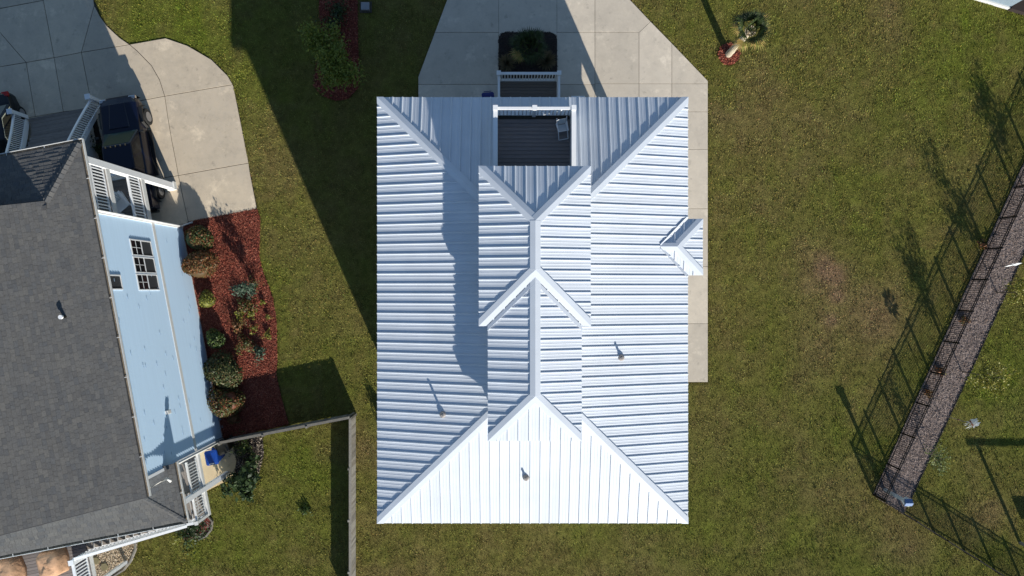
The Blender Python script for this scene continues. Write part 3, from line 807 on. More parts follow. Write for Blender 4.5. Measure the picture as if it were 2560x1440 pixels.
# cut the balcony out of the body: the deck sits above it
gf = MB(); gf.box(WX0, WX1 - .03, WY0 + .002, 4.85, 0, 2.75); gf.box(WX0, 4.2, 4.85, 5.6, 0, 2.75)
obj('wall', gf, 'wall_white', white)
for (cx_, cy_) in ((6.20, 6.70), (4.1, 6.72), (-4.55, 6.70), (-2.2, 6.72)):
    cm = MB().cbox((cx_, cy_, 1.375), (.40, .36, 2.75)); obj('column', cm, 'white', white)
for zc in (4.4, 7.3):      # windows on the long walls
    for yc in (-6.5, -3.2, .2, 3.6):
        for xw, sg in ((WX0, -1), (WX1, 1)):
            fr = MB().box(min(xw, xw + sg * .04), max(xw, xw + sg * .04), yc - .5, yc + .5, zc, zc + 1.5); fo = obj('window', fr, 'white', white)
            for dz in (0, .73):
                obj('pane', MB().box(min(xw + sg * .041, xw + sg * .05), max(xw + sg * .041, xw + sg * .05), yc - .43, yc + .43, zc + .06 + dz, zc + .70 + dz), 'glass', fo)
    for xc in (-3.3, -.6, 2.2, 4.8):
        fr = MB().box(xc - .5, xc + .5, WY0 - .04, WY0, zc, zc + 1.5); fo = obj('window', fr, 'white', white)
        for dz in (0, .73):
            obj('pane', MB().box(xc - .43, xc + .43, WY0 - .05, WY0 - .041, zc + .06 + dz, zc + .70 + dz), 'glass', fo)
for xc in (-3.0, 4.6):
    fr = MB().box(xc - .9, xc + .9, WY1, WY1 + .04, 4.4, 5.9); fo = obj('window', fr, 'white', white)
    obj('pane', MB().box(xc - .8, xc + .8, WY1 + .041, WY1 + .05, 4.5, 5.8), 'glass', fo)


def railing(parent, p, q, h=1.05, T=None, spacing=.14, posts=(True, True), mid=0, m='white', bal=.04, post=.12, rail_w=.09, z_low=.1, shoe=True):
    """rail along p-q (floor level points); posts and balusters are its sub-parts"""
    p = Vector(p); q = Vector(q); d = q - p; n = max(2, int(d.length / spacing))
    r = MB(T); up = Vector((0, 0, 1))
    r.beam(p + up * (h - .03), q + up * (h - .03), rail_w, .06)
    r.beam(p + up * (h - .085), q + up * (h - .085), rail_w * .55, .05)
    r.beam(p + up * z_low, q + up * z_low, .06, .07)
    ro = obj('railing', r, m, parent)
    b = MB(T)
    for i in range(1, n):
        e = p + d * (i / n); b.beam(e + up * (z_low + .03), e + up * (h - .1), bal, bal, up=(d.y, -d.x, 0))
    obj('balusters', b, m, ro, kind='stuff')
    pl = []
    if posts[0]: pl.append(p)
    if posts[1]: pl.append(q)
    for i in range(mid): pl.append(p + d * ((i + 1) / (mid + 1)))
    ax = d.normalized()
    for e in pl:
        s = MB(T)
        s.beam(e + up * -.02, e + up * (h + .06), post, post, up=(ax.x, ax.y, 0)); s.beam(e + up * (h + .061), e + up * (h + .1), post + .05, post + .05, up=(ax.x, ax.y, 0))
        obj('post', s, m, ro)
    return ro


# recessed balcony
ZD = 9.76
bal = MB(); bal.box(BX0 + .02, BX1 - .02, AY1 - .45, BYF - .02, ZD - .12, ZD - .04)
deckb = obj('balcony', bal, 'joint', white)
yb = AY1 - .44
while yb + .15 < BYF - .04:
    obj('deck_board', MB().box(BX0 + .10, BX1 - .10, yb + .007, yb + .145, ZD - .038, ZD), 'deck_dark', deckb); yb += .152
for xx in (BX0, BX1 - .1):
    pm = MB().box(xx, xx + .1, AY1 - .45, BYF, ZE + .1, 10.78); po = obj('parapet', pm, 'white', white)
    obj('parapet_cap', MB().box(xx - .03, xx + .13, AY1 - .45, BYF + .02, 10.782, 10.84), 'white', po)
railing(white, (BX0 + .05, BYF - .02, ZD), (BX1 - .05, BYF - .02, ZD), h=1.04, mid=1, rail_w=.10, bal=.045, post=.13)
obj('curb', MB().box(BX0 + .1, BX1 - .1, BYF - .01, BYF + .06, ZE + .05, ZD + .12), 'metal_white', white)

# front deck one storey up
ZF = 3.1; FX0, FX1, FY1 = -.616, 2.2, 10.02
fd = MB(); fd.box(FX0, FX1, WY1, FY1 + .05, ZF - .3, ZF - .04)
deckf = obj('front_deck', fd, 'white_dull', white)
yb = WY1 + .01
while yb + .15 < FY1 - .02:
    obj('deck_board', MB().box(FX0 + .05, FX1 - .05, yb + .006, yb + .146, ZF - .038, ZF), 'deck_brown', deckf); yb += .152
railing(white, (FX0, FY1, ZF), (FX1, FY1, ZF), rail_w=.12, bal=.05, post=.15, z_low=.12)
railing(white, (FX0, FY1 - .1, ZF), (FX0, WY1, ZF), posts=(False, False), rail_w=.1)
railing(white, (FX1, FY1 - .1, ZF), (FX1, WY1, ZF), posts=(False, False), rail_w=.1)
for xx in (FX0 + .1, FX1 - .1):
    obj('column', MB().cbox((xx, FY1 - .1, (ZF - .3) / 2), (.18, .18, ZF - .3)), 'white', white)


def plane_z(x, y):
    return ZE + PITCH * min(x - EX0, EX1 - x, y - EY0, EY1 - y)


for px, py, hh in ((1107, 1036, .40), (1553, 894, .32), (1315, 1194, .28)):
    z = 10.3
    for _ in range(4):
        q = P(px, py, z); z = plane_z(q[0], q[1])
    mb = MB(); mb.tube([(q[0], q[1], z - .05), (q[0], q[1], z + .05), (q[0], q[1], z + .13)], [.13, .12, .07], 12)
    bt = obj('pipe_boot', mb, 'pipe', main_roof, smooth=False)
    mb = MB().tube([(q[0], q[1], z + .1), (q[0], q[1], z + hh)], [.045, .045], 10); obj('vent_pipe', mb, 'pipe', main_roof)

# ================================================================== BLUE HOUSE
TH = math.radians(10.75)
TB = Matrix.Translation((-17.38, 3.23, 0)) @ Matrix.Rotation(TH, 4, 'Z')
TBI = TB.inverted()
blue = thing('house', (*(TB @ Vector((-6, -5, 0)))[:2], 0), 'blue lap sided house with grey shingle roof at the left', 'house')
ZR = 8.6; MR = .413; WLEN = 11.4


def wall_uv(px, py, x=0.0):
    """pixel -> (y_local, z) on the plane x_local = x of the blue house"""
    o = TBI @ Vector((0, 0, H)); e = TBI @ Vector(P(px, py, 0)); d = e - o
    t = (x - o.x) / d.x; r = o + d * t
    return r.y, r.z


# lap siding east wall (each course a sloping face and its lip)
lap = .19; vs = []; fs = []
mb = MB(TB); z = 0.15; nC = 0
while z < ZR - .1:
    z2 = min(z + lap, ZR - .08)
    mb.add([(.030, -WLEN, z), (.030, 0, z), (.004, 0, z2), (.004, -WLEN, z2), (0.0, -WLEN, z), (0.0, 0, z)], [(0, 1, 2, 3), (4, 5, 1, 0)])
    z += lap
wall_e = obj('wall', mb, 'siding_blue', blue)
mb = MB(TB); mb.box(-13.5, -.001, -WLEN, 0, 0, ZR - .08)
obj('wall', mb, 'siding_blue', blue)
obj('foundation', MB(TB).box(-.02, .035, -WLEN, 0, 0, .15), 'white_dull', blue)
# corner boards, floor band, downspouts
obj('corner_board', MB(TB).box(-.05, .06, -.12, .035, 0, ZR - .08), 'white', blue)
obj('corner_board', MB(TB).box(-.05, .06, -WLEN - .035, -WLEN + .09, 0, ZR - .08), 'white', blue)
obj('floor_band', MB(TB).box(.0, .055, -WLEN + .09, -.12, 2.98, 3.2), 'white_dull', blue)
ds = MB(TB); ds.tube([(.13, -.03, ZR - .15), (.13, -.03, .35), (.2, .05, .15), (.62, .12, .1)], .05, 8)
obj('downspout', ds, 'gutter', blue, smooth=True)
ds = MB(TB); ds.tube([(.16, -WLEN + .02, 5.9), (.16, -WLEN + .02, .3)], .06, 8)
obj('downspout', ds, 'gutter', blue, smooth=True)
# windows on the east wall, from their corners in the photograph
def east_window(y0, y1, z0, z1):
    yy0, yy1 = sorted((y0, y1)); f = .05
    fr = MB(TB); fr.box(.02, .058, yy0, yy1, z0, z0 + f); fr.box(.02, .058, yy0, yy1, z1 - f, z1); fr.box(.02, .058, yy0, yy0 + f, z0 + f, z1 - f); fr.box(.02, .058, yy1 - f, yy1, z0 + f, z1 - f)
    zm = (z0 + z1) / 2; fr.box(.02, .052, yy0 + f, yy1 - f, zm - .03, zm + .03)
    wo = obj('window', fr, 'white', blue)
    obj('pane', MB(TB).box(.03, .038, yy0 + f, yy1 - f, zm + .03, z1 - f), 'glass', wo)
    obj('pane', MB(TB).box(.03, .036, yy0 + f, yy1 - f, z0 + f, zm - .03), 'screen', wo)
    mu = MB(TB); ym = (yy0 + yy1) / 2; zq = (zm + z1) / 2
    mu.box(.036, .05, ym - .008, ym + .008, zm + .03, z1 - f); mu.box(.0365, .0505, yy0 + f, yy1 - f, zq - .008, zq + .008)
    obj('muntin', mu, 'white', wo)
    return wo


yt, zt = wall_uv(321, 596); yb_, zb_ = wall_uv(395, 727)
zt = wall_uv(333, 660)[1]; zb_ = wall_uv(385, 660)[1]
dyw = (yt - yb_) / 3
for i in range(3):
    east_window(yt - i * dyw - .02, yt - (i + 1) * dyw + .02, zb_, zt)
y0_, _ = wall_uv(280, 687); y1_, _ = wall_uv(283, 725); zb2 = wall_uv(302, 706)[1]
east_window(y0_, y1_, zb2, zb2 + (zt - zb_))
# wall light and small wall fixtures
y_, z_ = wall_uv(413, 1032)
lm = MB(TB).box(.0, .16, y_ - .09, y_ + .09, z_ - .25, z_ + .05)
lo = obj('wall_vent', lm, 'white_dull', blue, bevel=.02)
for px, py in ((545, 1048), (551, 1067)):
    y_, z_ = wall_uv(px, py); obj('hose_bib', MB(TB).box(.03, .16, y_ - .07, y_ + .07, z_ - .08, z_ + .08), 'grey_metal', blue, bevel=.02)
# lap joints: short butt-joint lips, their shadow painted on as a darker blue
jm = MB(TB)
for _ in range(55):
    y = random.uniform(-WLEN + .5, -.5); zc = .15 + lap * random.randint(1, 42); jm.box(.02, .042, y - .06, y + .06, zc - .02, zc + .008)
obj('siding_joint_shadows', jm, 'joint_shadow_blue', wall_e, kind='stuff')

# shingled roof --------------------------------------------------------------
SH = []     # candidates for single shingles: (distance key, MB)


def shingle_plane(p0, adir, up, nrm, length, smin, smax, depth, lo, hi, out, expo=.155, wmin=.14, wmax=.36, th=.014):
    """tabs in courses. p0: eave start, adir along the eave, up the slope; s range is lo(t)..hi(t) at upslope t"""
    p0 = Vector(p0); adir = Vector(adir).normalized(); up = Vector(up).normalized(); nrm = Vector(nrm).normalized()
    t = 0.0; row = 0
    while t < depth:
        a, b = lo(t), hi(t); s = a - random.uniform(0, wmin)
        while s < b:
            wdt = random.uniform(wmin, wmax); s0, s1 = max(s, a), min(s + wdt, b); s += wdt
            if s1 - s0 < .03: continue
            h = th * random.choice((.45, .55, .9, 1.0)) ; t1 = min(t + expo * 1.15, depth + .02)
            tj = t + random.uniform(-.006, .006)
            g_ = .004
            A = p0 + adir * (s0 + g_) + up * tj; B = p0 + adir * (s1 - g_) + up * tj; Cc = p0 + adir * (s1 - g_) + up * t1; D = p0 + adir * (s0 + g_) + up * t1
            v = [A, B, A + nrm * (h + .006), B + nrm * (h + .006), Cc + nrm * .004, D + nrm * .004]
            out.append((t, [tuple(TB @ q) for q in v], [(0, 1, 3, 2), (2, 3, 4, 5), (0, 2, 5), (1, 4, 3)]))
        t += expo; row += 1


KR = math.sqrt(1 + MR * MR)
RID = 6.9      # horizontal run eave to ridge
YF = .37; YBK = -11.92; XE = .5; YFE = 2.58; MF = .255; KF = math.sqrt(1 + MF * MF)
rfb = MB(TB)
zrid = ZR + MR * RID
e_ = -.012
rfb.add([(XE, YBK, ZR + e_), (XE, YF, ZR + e_), (XE - RID, YF, zrid + e_), (XE - RID, YBK, zrid + e_), (XE - 2 * RID, YBK, ZR + e_), (XE - 2 * RID, YF, ZR + e_)], [(0, 1, 2, 3), (3, 2, 5, 4)])
rfb.box(XE - .03, XE, YBK, YFE - .03, ZR - .22, ZR - .03)
# front hip skirt with its corner, below the gable
hx = MF / MR * (YFE - YF)      # run of the hip along x where skirt meets gable line
rfb.add([(XE, YF, ZR + e_), (XE, YFE, ZR + e_), (XE - hx, YF, ZR + MR * hx + e_)], [(0, 1, 2)])
rfb.add([(XE, YFE, ZR + e_), (XE - 2 * RID, YFE, ZR + e_), (XE - 2 * RID + hx, YF - .3, ZR + MF * (YFE - YF + .3) + e_), (XE - hx, YF, ZR + MR * hx + e_), (XE - hx, YF - .3, ZR + MF * (YFE - YF + .3) + e_)], [(0, 1, 2, 4, 3)])
rfb.box(XE - 2 * RID, XE - .03, YFE - .03, YFE, ZR - .22, ZR - .03)
rfb.quad((XE - .03, YBK + .3, ZR - .2), (XE - .03, YFE - .03, ZR - .2), (XE - 2 * RID, YFE - .03, ZR - .2), (XE - 2 * RID, YBK + .3, ZR - .2))
roofb = obj('roof', rfb, 'shingle_base', blue)
# gable walls
for yy, nm in ((0.0, 'gable_wall'), (-WLEN, 'gable_wall')):
    gm = MB(TB); y0g, y1g = (yy - .1, yy) if yy == 0 else (yy, yy + .1)
    pts = [(-.35, ZR + .05), (XE - RID, zrid - .28), (-13.0, ZR + .05)]
    gm.add([(x, y0g, z) for x, z in pts] + [(x, y1g, z) for x, z in pts], [(0, 1, 2), (5, 4, 3), (0, 3, 4, 1), (1, 4, 5, 2), (2, 5, 3, 0)])
    obj(nm, gm, 'siding_blue', blue)
# rake boards
for yy in (YF, YBK):
    rk = MB(TB); o_ = .0 if yy == YF else 0
    sgn = 1 if yy == YF else -1
    rk.add([(XE - (hx if yy == YF else 0), yy + sgn * .03, ZR + MR * (hx if yy == YF else 0) - .2), (XE - (hx if yy == YF else 0), yy + sgn * .03, ZR + MR * (hx if yy == YF else 0) - .015), (XE - RID, yy + sgn * .03, zrid - .015), (XE - RID, yy + sgn * .03, zrid - .2),
            (XE - (hx if yy == YF else 0), yy, ZR + MR * (hx if yy == YF else 0) - .2), (XE - (hx if yy == YF else 0), yy, ZR + MR * (hx if yy == YF else 0) - .015), (XE - RID, yy, zrid - .015), (XE - RID, yy, zrid - .2)],
           [(0, 1, 2, 3), (1, 5, 6, 2), (4, 7, 6, 5), (0, 4, 5, 1), (3, 2, 6, 7), (0, 3, 7, 4)])
    obj('rake_board', rk, 'shingle_base', roofb)
tabs = []
nR = (MR, 0, 1)
shingle_plane((XE, YBK, ZR), (0, 1, 0), (-1, 0, MR), nR, 0, 0, 0, (RID) * KR, lambda t: 0.0, lambda t: (YF - YBK) + (max(0, (YFE - YF) * (1 - t / (hx * KR)))), tabs)
nF = (0, MF, 1)
shingle_plane((XE, YFE, ZR), (-1, 0, 0), (0, -1, MF), nF, 0, 0, 0, (YFE - YF + .28) * KF, lambda t: min(hx, t / KF * (hx / (YFE - YF))), lambda t: 7.5, tabs, th=.022)
tabs.sort(key=lambda q: q[0])
# which show largest: the ones nearest the middle of the picture on the slope in view
def in_view(v):
    x, y, z = v[2]; k = FPX / (H - z); return 1280 + x * k > 2 and 720 - y * k > 2
vis = [q for q in tabs if in_view(q[1])]
single = set(id(q) for q in vis[:230])
rest = MB()
for q in tabs:
    if id(q) in single:
        m_ = MB(); m_.add(q[1], q[2]); obj('shingle', m_, 'shingle', roofb)
    else:
        rest.add(q[1], q[2])
obj('shingles', rest, 'shingle', roofb, kind='stuff')
# hip cap shingles over the front corner
hp0 = Vector((XE - .02, YFE - .03, ZR + .02)); hp1 = Vector((XE - hx, YF, ZR + MR * hx + .02)); hd = (hp1 - hp0); nh = 13
hdn = hd.normalized(); sv1 = hdn.cross(Vector((MR, 0, 1)).normalized()); sv2 = hdn.cross(Vector((0, MF, 1)).normalized())
for i in range(nh):
    a_ = hp0 + hd * (i / nh); b_ = hp0 + hd * ((i + 1.25) / nh)
    m_ = MB(TB); w_ = .15; u_ = Vector((0, 0, 1))
    r1 = sv1 if sv1.x > 0 else -sv1; r2 = sv2 if sv2.x < 0 else -sv2
    v = [a_ + r1 * w_ + u_ * .03, a_ + u_ * .075, a_ + r2 * w_ + u_ * .03, b_ + r1 * w_ + u_ * .008, b_ + u_ * .045, b_ + r2 * w_ - u_ * .002, a_ + r1 * w_ - u_ * .01, a_ + r2 * w_ - u_ * .01]
    m_.add(v, [(0, 1, 4, 3), (1, 2, 5, 4), (6, 0, 1, 2, 7)])
    obj('hip_shingle', m_, 'shingle', roofb)
# roof vent
q = P(162, 792, 9.9); lq = TBI @ Vector(q); zv = ZR + MR * (XE - lq.x)
q = P(162, 792, zv + .2)
obj('vent_pipe', MB().tube([(q[0], q[1], zv - .1), (q[0], q[1], zv + .02), (q[0], q[1], zv + .42)], [.14, .06, .055], 10), 'black', roofb)
obj('vent_cap', MB().tube([(q[0], q[1], zv + .40), (q[0], q[1], zv + .48)], [.085, .085], 10), 'white', roofb)
# gutters
def gutter(p, q, parent, inward):
    p = Vector(p); q = Vector(q); iw = Vector(inward)
    gm = MB(TB); gm.beam(p, q, .02, .12); 
    gm.beam(p - Vector((0, 0, .055)) + iw * .055, q - Vector((0, 0, .055)) + iw * .055, .09, .015)
    go = obj('gutter', gm, 'gutter', parent)
    obj('leaf_litter', MB(TB).beam(p + iw * .058 - Vector((0, 0, .02)), q + iw * .058 - Vector((0, 0, .02)), .085, .05), 'debris', go)
    br = MB(TB); n = max(2, int((q - p).length / 1.5))
    for i in range(1, n):
        e = p + (q - p) * (i / n); br.beam(e + Vector((0, 0, .05)), e + iw * .12 + Vector((0, 0, .05)), .025, .012)
    obj('gutter_straps', br, 'gutter', go, kind='stuff')


gutter((XE + .13, YBK, ZR - .06), (XE + .13, YFE + .13, ZR - .06), blue, (-1, 0, 0))
gutter((XE + .13, YFE + .13, ZR - .06), (XE - 2 * RID, YFE + .13, ZR - .06), blue, (0, -1, 0))

# front porches: two decks, columns, railings ---------------------------------
Z1, Z2 = 3.45, 6.3; PD = 2.25
for zf in (Z1, Z2):
    dk = MB(TB); dk.box(-13.5, .06, 0.04, PD, zf - .32, zf - .04)
    do = obj('porch_floor', dk, 'white_dull', blue)
    yb = .05
    while yb + .14 < PD:
        obj('deck_board', MB(TB).box(-13.4, .0, yb + .005, yb + .135, zf - .038, zf), 'deck_grey', do); yb += .142
    railing(blue, (-.02, PD - .2, zf), (-.02, .05, zf), T=TB, posts=(False, False), rail_w=.11, bal=.045)
    for xa, xb in ((-.15, -3.2), (-6.6, -10.0)) if zf == Z1 else ((-.15, -3.2), (-3.5, -6.6), (-6.7, -10.0)):
        railing(blue, (xa, PD - .08, zf), (xb, PD - .08, zf), T=TB, posts=(False, False), rail_w=.11, bal=.045)
for i, xc in enumerate((-.08, -3.35, -6.65, -10.0, -13.3)):
    cm = MB(TB).cbox((xc, PD - .09, ZR / 2 - .1), (.30, .30, ZR - .2)); co = obj('column', cm, 'white', blue)
    obj('column_base', MB(TB).cbox((xc, PD - .09, .16), (.42, .42, .32)), 'white_dull', co)
# outside stairs to the front porch with flared railings
st = MB(TB)
NS = 18; y0s, y1s = 7.05, PD
stair = obj('stairs', MB(TB).add([(-6.3, y0s, 0.0), (-3.6, y0s, 0.0), (-3.6, y1s, 0.0), (-6.3, y1s, 0.0), (-6.3, y1s, Z1 - .25), (-3.6, y1s, Z1 - .25)], [(0, 1, 5, 4), (1, 2, 5), (0, 4, 3), (2, 3, 4, 5), (0, 3, 2, 1)]), 'white_dull', blue)
for i in range(NS):
    ya = y0s - (y0s - y1s) * i / NS; yb2 = y0s - (y0s - y1s) * (i + 1) / NS; zt_ = Z1 * (i + 1) / NS
    fl = .45 * max(0, 1 - i / 5) ** 2
    for j in range(2):
        yc = ya - (ya - yb2) * (j + .5) / 2
        obj('tread', MB(TB).cbox((-4.95, yc, zt_ - .03), (2.75 + 2 * fl, (ya - yb2) / 2 - .008, .05)), 'deck_grey', stair)
    obj('riser', MB(TB).box(-6.3 - fl, -3.6 + fl, ya - .03, ya - .012, zt_ - Z1 / NS - .03, zt_ - .056), 'white_dull', stair)
for sgn, xc in ((1, -3.55), (-1, -6.35)):
    path = []
    for k in range(9):
        f = k / 8.0; y = y0s + .05 - (y0s - y1s) * f; x = xc + sgn * (.62 * (1 - f) ** 2.2); z = Z1 * f
        path.append(Vector((x, y, z)))
    rl = MB(TB); bl = MB(TB)
    for k in range(8):
        p, q2 = path[k], path[k + 1]; u_ = Vector((0, 0, 1))
        rl.beam(p + u_ * 1.0, q2 + u_ * 1.0, .11, .06); rl.beam(p + u_ * .16, q2 + u_ * .16, .07, .07); rl.beam(p + u_ * .03, q2 + u_ * .03, .05, .26)
        for j in range(5):
            e = p + (q2 - p) * ((j + .5) / 5); bl.beam(e + u_ * .18, e + u_ * .98, .04, .04)
    ro = obj('stair_railing', rl, 'white', blue)
    obj('balusters', bl, 'white', ro, kind='stuff')
    nw = MB(TB).cbox((path[0].x, path[0].y + .08, .62), (.2, .2, 1.24)); nw.cbox((path[0].x, path[0].y + .08, 1.27), (.27, .27, .06))
    obj('newel_post', nw, 'white', ro)

# rear porch roof --------------------------------------------------------------
ZP = 6.05; MP = .25; KP = math.sqrt(1 + MP * MP); YPE = -13.78; XPE = .47; YPT = -WLEN - .02
pr = MB(TB); dpt = YPT - YPE
pr.add([(XPE, YPE, ZP - .012), (XPE, YPT + .2, ZP - .012), (XPE - dpt, YPT, ZP + MP * dpt - .012), (-13.5, YPT, ZP + MP * dpt - .012), (-13.5, YPE, ZP - .012), (XPE - .4, YPT + .2, ZP + MP * .4 - .012)], [(0, 1, 5, 2), (0, 2, 3, 4)])
pr.box(-13.5, XPE - .03, YPE, YPE + .03, ZP - .2, ZP - .03); pr.box(XPE - .03, XPE, YPE, YPT + .2, ZP - .2, ZP - .03)
porch = obj('porch_roof', pr, 'shingle_base', blue)
tabs2 = []
shingle_plane((XPE, YPE, ZP), (0, 1, 0), (-1, 0, MP), (MP, 0, 1), 0, 0, 0, dpt * KP, lambda t: t / KP, lambda t: (YPT + (.2 if t / KP < .45 else 0)) - YPE, tabs2)
shingle_plane((XPE, YPE, ZP), (-1, 0, 0), (0, 1, MP), (0, -MP, 1), 0, 0, 0, dpt * KP, lambda t: t / KP, lambda t: 9.5, tabs2, th=.009)
tabs2.sort(key=lambda q: q[0]); rest = MB()
vis2 = [q for q in tabs2 if in_view(q[1])]; single = set(id(q) for q in vis2[:60])
for q in tabs2:
    if id(q) in single: obj('shingle', MB().add(q[1], q[2]), 'shingle', porch)
    else: rest.add(q[1], q[2])
obj('shingles', rest, 'shingle', porch, kind='stuff')
hp0 = Vector((XPE, YPE, ZP + .02)); hp1 = Vector((XPE - dpt, YPT, ZP + MP * dpt + .02))
for i in range(16):
    a_ = hp0 + (hp1 - hp0) * (i / 16); b_ = hp0 + (hp1 - hp0) * ((i + 1.2) / 16); u_ = Vector((0, 0, 1))
    v = [a_ + Vector((.14, 0, -.01)), a_ + u_ * .03, a_ + Vector((0, -.14, -.01)), b_ + Vector((.14, 0, -.02)), b_ + u_ * .018, b_ + Vector((0, -.14, -.02))]
    obj('hip_shingle', MB(TB).add(v, [(0, 3, 4, 1), (1, 4, 5, 2), (0, 1, 2)]), 'shingle', porch)
gutter((XPE + .13, YPE - .13, ZP - .06), (XPE + .13, YPT + .25, ZP - .06), blue, (-1, 0, 0))
gutter((XPE + .13, YPE - .13, ZP - .06), (-13.5, YPE - .13, ZP - .06), blue, (0, 1, 0))
sp = MB(TB); sp.tube([(.30, -11.72, ZR - .1), (.30, -11.72, 6.5), (.34, -11.9, 6.35)], .06, 8)
obj('downspout', sp, 'gutter', blue, smooth=True)

# rear landing, posts, stairs and upper deck -------------------------------------
ZL = 3.05; ZU = 5.15
ld = MB(TB); ld.box(-13.4, .05, -14.5, -WLEN - .01, ZL - .25, ZL - .04)
lo_ = obj('landing', ld, 'white_dull', blue)
xb_ = -3.9
while xb_ + .14 < .03:
    obj('deck_board', MB(TB).box(xb_ + .005, xb_ + .135, -14.5, -WLEN - .02, ZL - .038, ZL), 'deck_grey', lo_); xb_ += .142
railing(blue, (-.03, -11.6, ZL), (-.03, -14.45, ZL), T=TB, posts=(False, True), rail_w=.10, bal=.035, m='white_dull')
railing(blue, (-.2, -14.45, ZL), (-.6, -14.45, ZL), T=TB, posts=(False, False), rail_w=.12, bal=.045)
for xc, yc in ((-.04, -13.2), (-4.4, -13.2), (-8.8, -13.2)):
    obj('column', MB(TB).cbox((xc, yc, (ZP - .1) / 2), (.22, .22, ZP - .1)), 'white', blue)
ps = MB(TB).cbox((-6.17, -16.8, (ZU - .3) / 2), (.16, .16, ZU - .3)); obj('column', ps, 'white', blue)
ns = 15; xs0, xs1 = -.35, -4.6; rise = (ZU - ZL)
stq = obj('stairs', MB(TB).add([(xs0, -14.5, ZL - .25), (xs1, -14.5, ZU - .3), (xs1, -14.46, ZU - .3), (xs0, -14.46, ZL - .25), (xs0, -14.5, ZL), (xs1, -14.5, ZU), (xs1, -14.46, ZU), (xs0, -14.46, ZL)],
          [(0, 1, 5, 4), (3, 7, 6, 2), (4, 5, 6, 7), (0, 3, 2, 1), (0, 4, 7, 3), (1, 2, 6, 5)]), 'white', blue)
for i in range(ns):
    xa = xs0 + (xs1 - xs0) * i / ns; xb2 = xs0 + (xs1 - xs0) * (i + 1) / ns; zt_ = ZL + rise * (i + 1) / ns
    obj('tread', MB(TB).box(xb2 - .02, xa - .002, -14.455, -13.2, zt_ - .05, zt_), 'deck_grey', stq)
    obj('riser', MB(TB).box(xa - .03, xa - .012, -14.455, -13.2, zt_ - rise / ns, zt_ - .053), 'white', stq)
rl = MB(TB); bl = MB(TB); u_ = Vector((0, 0, 1)); p = Vector((-.5, -14.5, ZL + .1)); q2 = Vector((xs1, -14.5, ZU))
rl.beam(p + u_ * 1.0, q2 + u_ * 1.0, .12, .07); rl.beam(p + u_ * .18, q2 + u_ * .18, .07, .07)
for i in range(1, 30):
    e = p + (q2 - p) * (i / 30); bl.beam(e + u_ * .2, e + u_ * .97, .045, .045)
ro = obj('stair_railing', rl, 'white', blue); obj('balusters', bl, 'white', ro, kind='stuff')
ud = MB(TB); ud.box(-13.4, xs1 - .0, -18, -13.3, ZU - .3, ZU - .04)
uo = obj('upper_deck', ud, 'white_dull', blue)
yb = -17.9
while yb + .14 < -13.3:
    obj('deck_board', MB(TB).box(-13.3, xs1, yb + .005, yb + .135, ZU - .038, ZU), 'deck_dark', uo); yb += .142
railing(blue, (xs1 - .03, -14.6, ZU), (xs1 - .03, -17.9, ZU), T=TB, posts=(True, True), rail_w=.12, bal=.045, post=.17)

# ------------------------------------------------------------------ covered furniture on the upper deck
def cover(lx_, ly_, sx, sy, h, label, seed):
    rr = random.Random(seed); rings = []
    for k, (f, zf) in enumerate(((1.06, 0.02), (1.03, .25), (1.0, .55), (.98, .8), (.9, .93), (.62, .99), (.2, 1.0))):
        ringp = []
        for j in range(20):
            a = 2 * math.pi * j / 20; ca, sa = math.cos(a), math.sin(a)
            e = .55
            x = sx / 2 * f * math.copysign(abs(ca) ** e, ca); y = sy / 2 * f * math.copysign(abs(sa) ** e, sa)
            wv = 1 + .05 * math.sin(a * 7 + seed) * (1 - zf * .6)
            ringp.append(TB @ Vector((lx_ + x * wv, ly_ + y * wv, ZU + h * zf * (1 + .05 * math.sin(a * 3 + seed)))))
        rings.append(ringp)
    o = obj('furniture_cover', MB().loft([[tuple(p) for p in r] for r in rings]), 'tan', smooth=True)
    return tag(o, label, 'cover', 'tan covers on the upper deck')


cover(-5.95, -14.62, .95, 1.2, .85, 'tan fabric cover nearest the stairs on the dark deck', 1)
cover(-8.3, -14.75, 1.6, 1.7, .8, 'larger tan fabric cover at the picture edge on the dark deck', 2)

# ------------------------------------------------------------------ white chair on the blue porch
def adirondack(lx_, ly_, z, rot, label):
    T_ = TB @ Matrix.Translation((lx_, ly_, z)) @ Matrix.Rotation(rot, 4, 'Z')
    root = thing('porch_chair', tuple(T_ @ Vector((0, 0, 0))), label, 'chair')
    for i in range(5): obj('seat_slat', MB(T_).beam((-.26, .3 - i * .11, .38 - i * .035), (.26, .3 - i * .11, .38 - i * .035), .095, .025), 'white', root)
    for i in range(5): obj('back_slat', MB(T_).beam((-.22 + i * .11, -.2, .24), (-.24 + i * .12, -.55, .95 - abs(i - 2) * .05), .095, .022, up=(0, 1, .4)), 'white', root)
    for s in (-1, 1):
        obj('arm', MB(T_).box(s * .36 - .07, s * .36 + .07, -.4, .4, .55, .58), 'white', root)
        obj('leg', MB(T_).beam((s * .33, .34, 0), (s * .33, .34, .55), .04, .09), 'white', root)
        obj('leg', MB(T_).beam((s * .3, -.55, 0), (s * .3, .34, .36), .035, .1), 'white', root)
    return root


adirondack(-.95, .95, Z1, math.radians(-150), 'white slatted chair on the porch of the blue house')

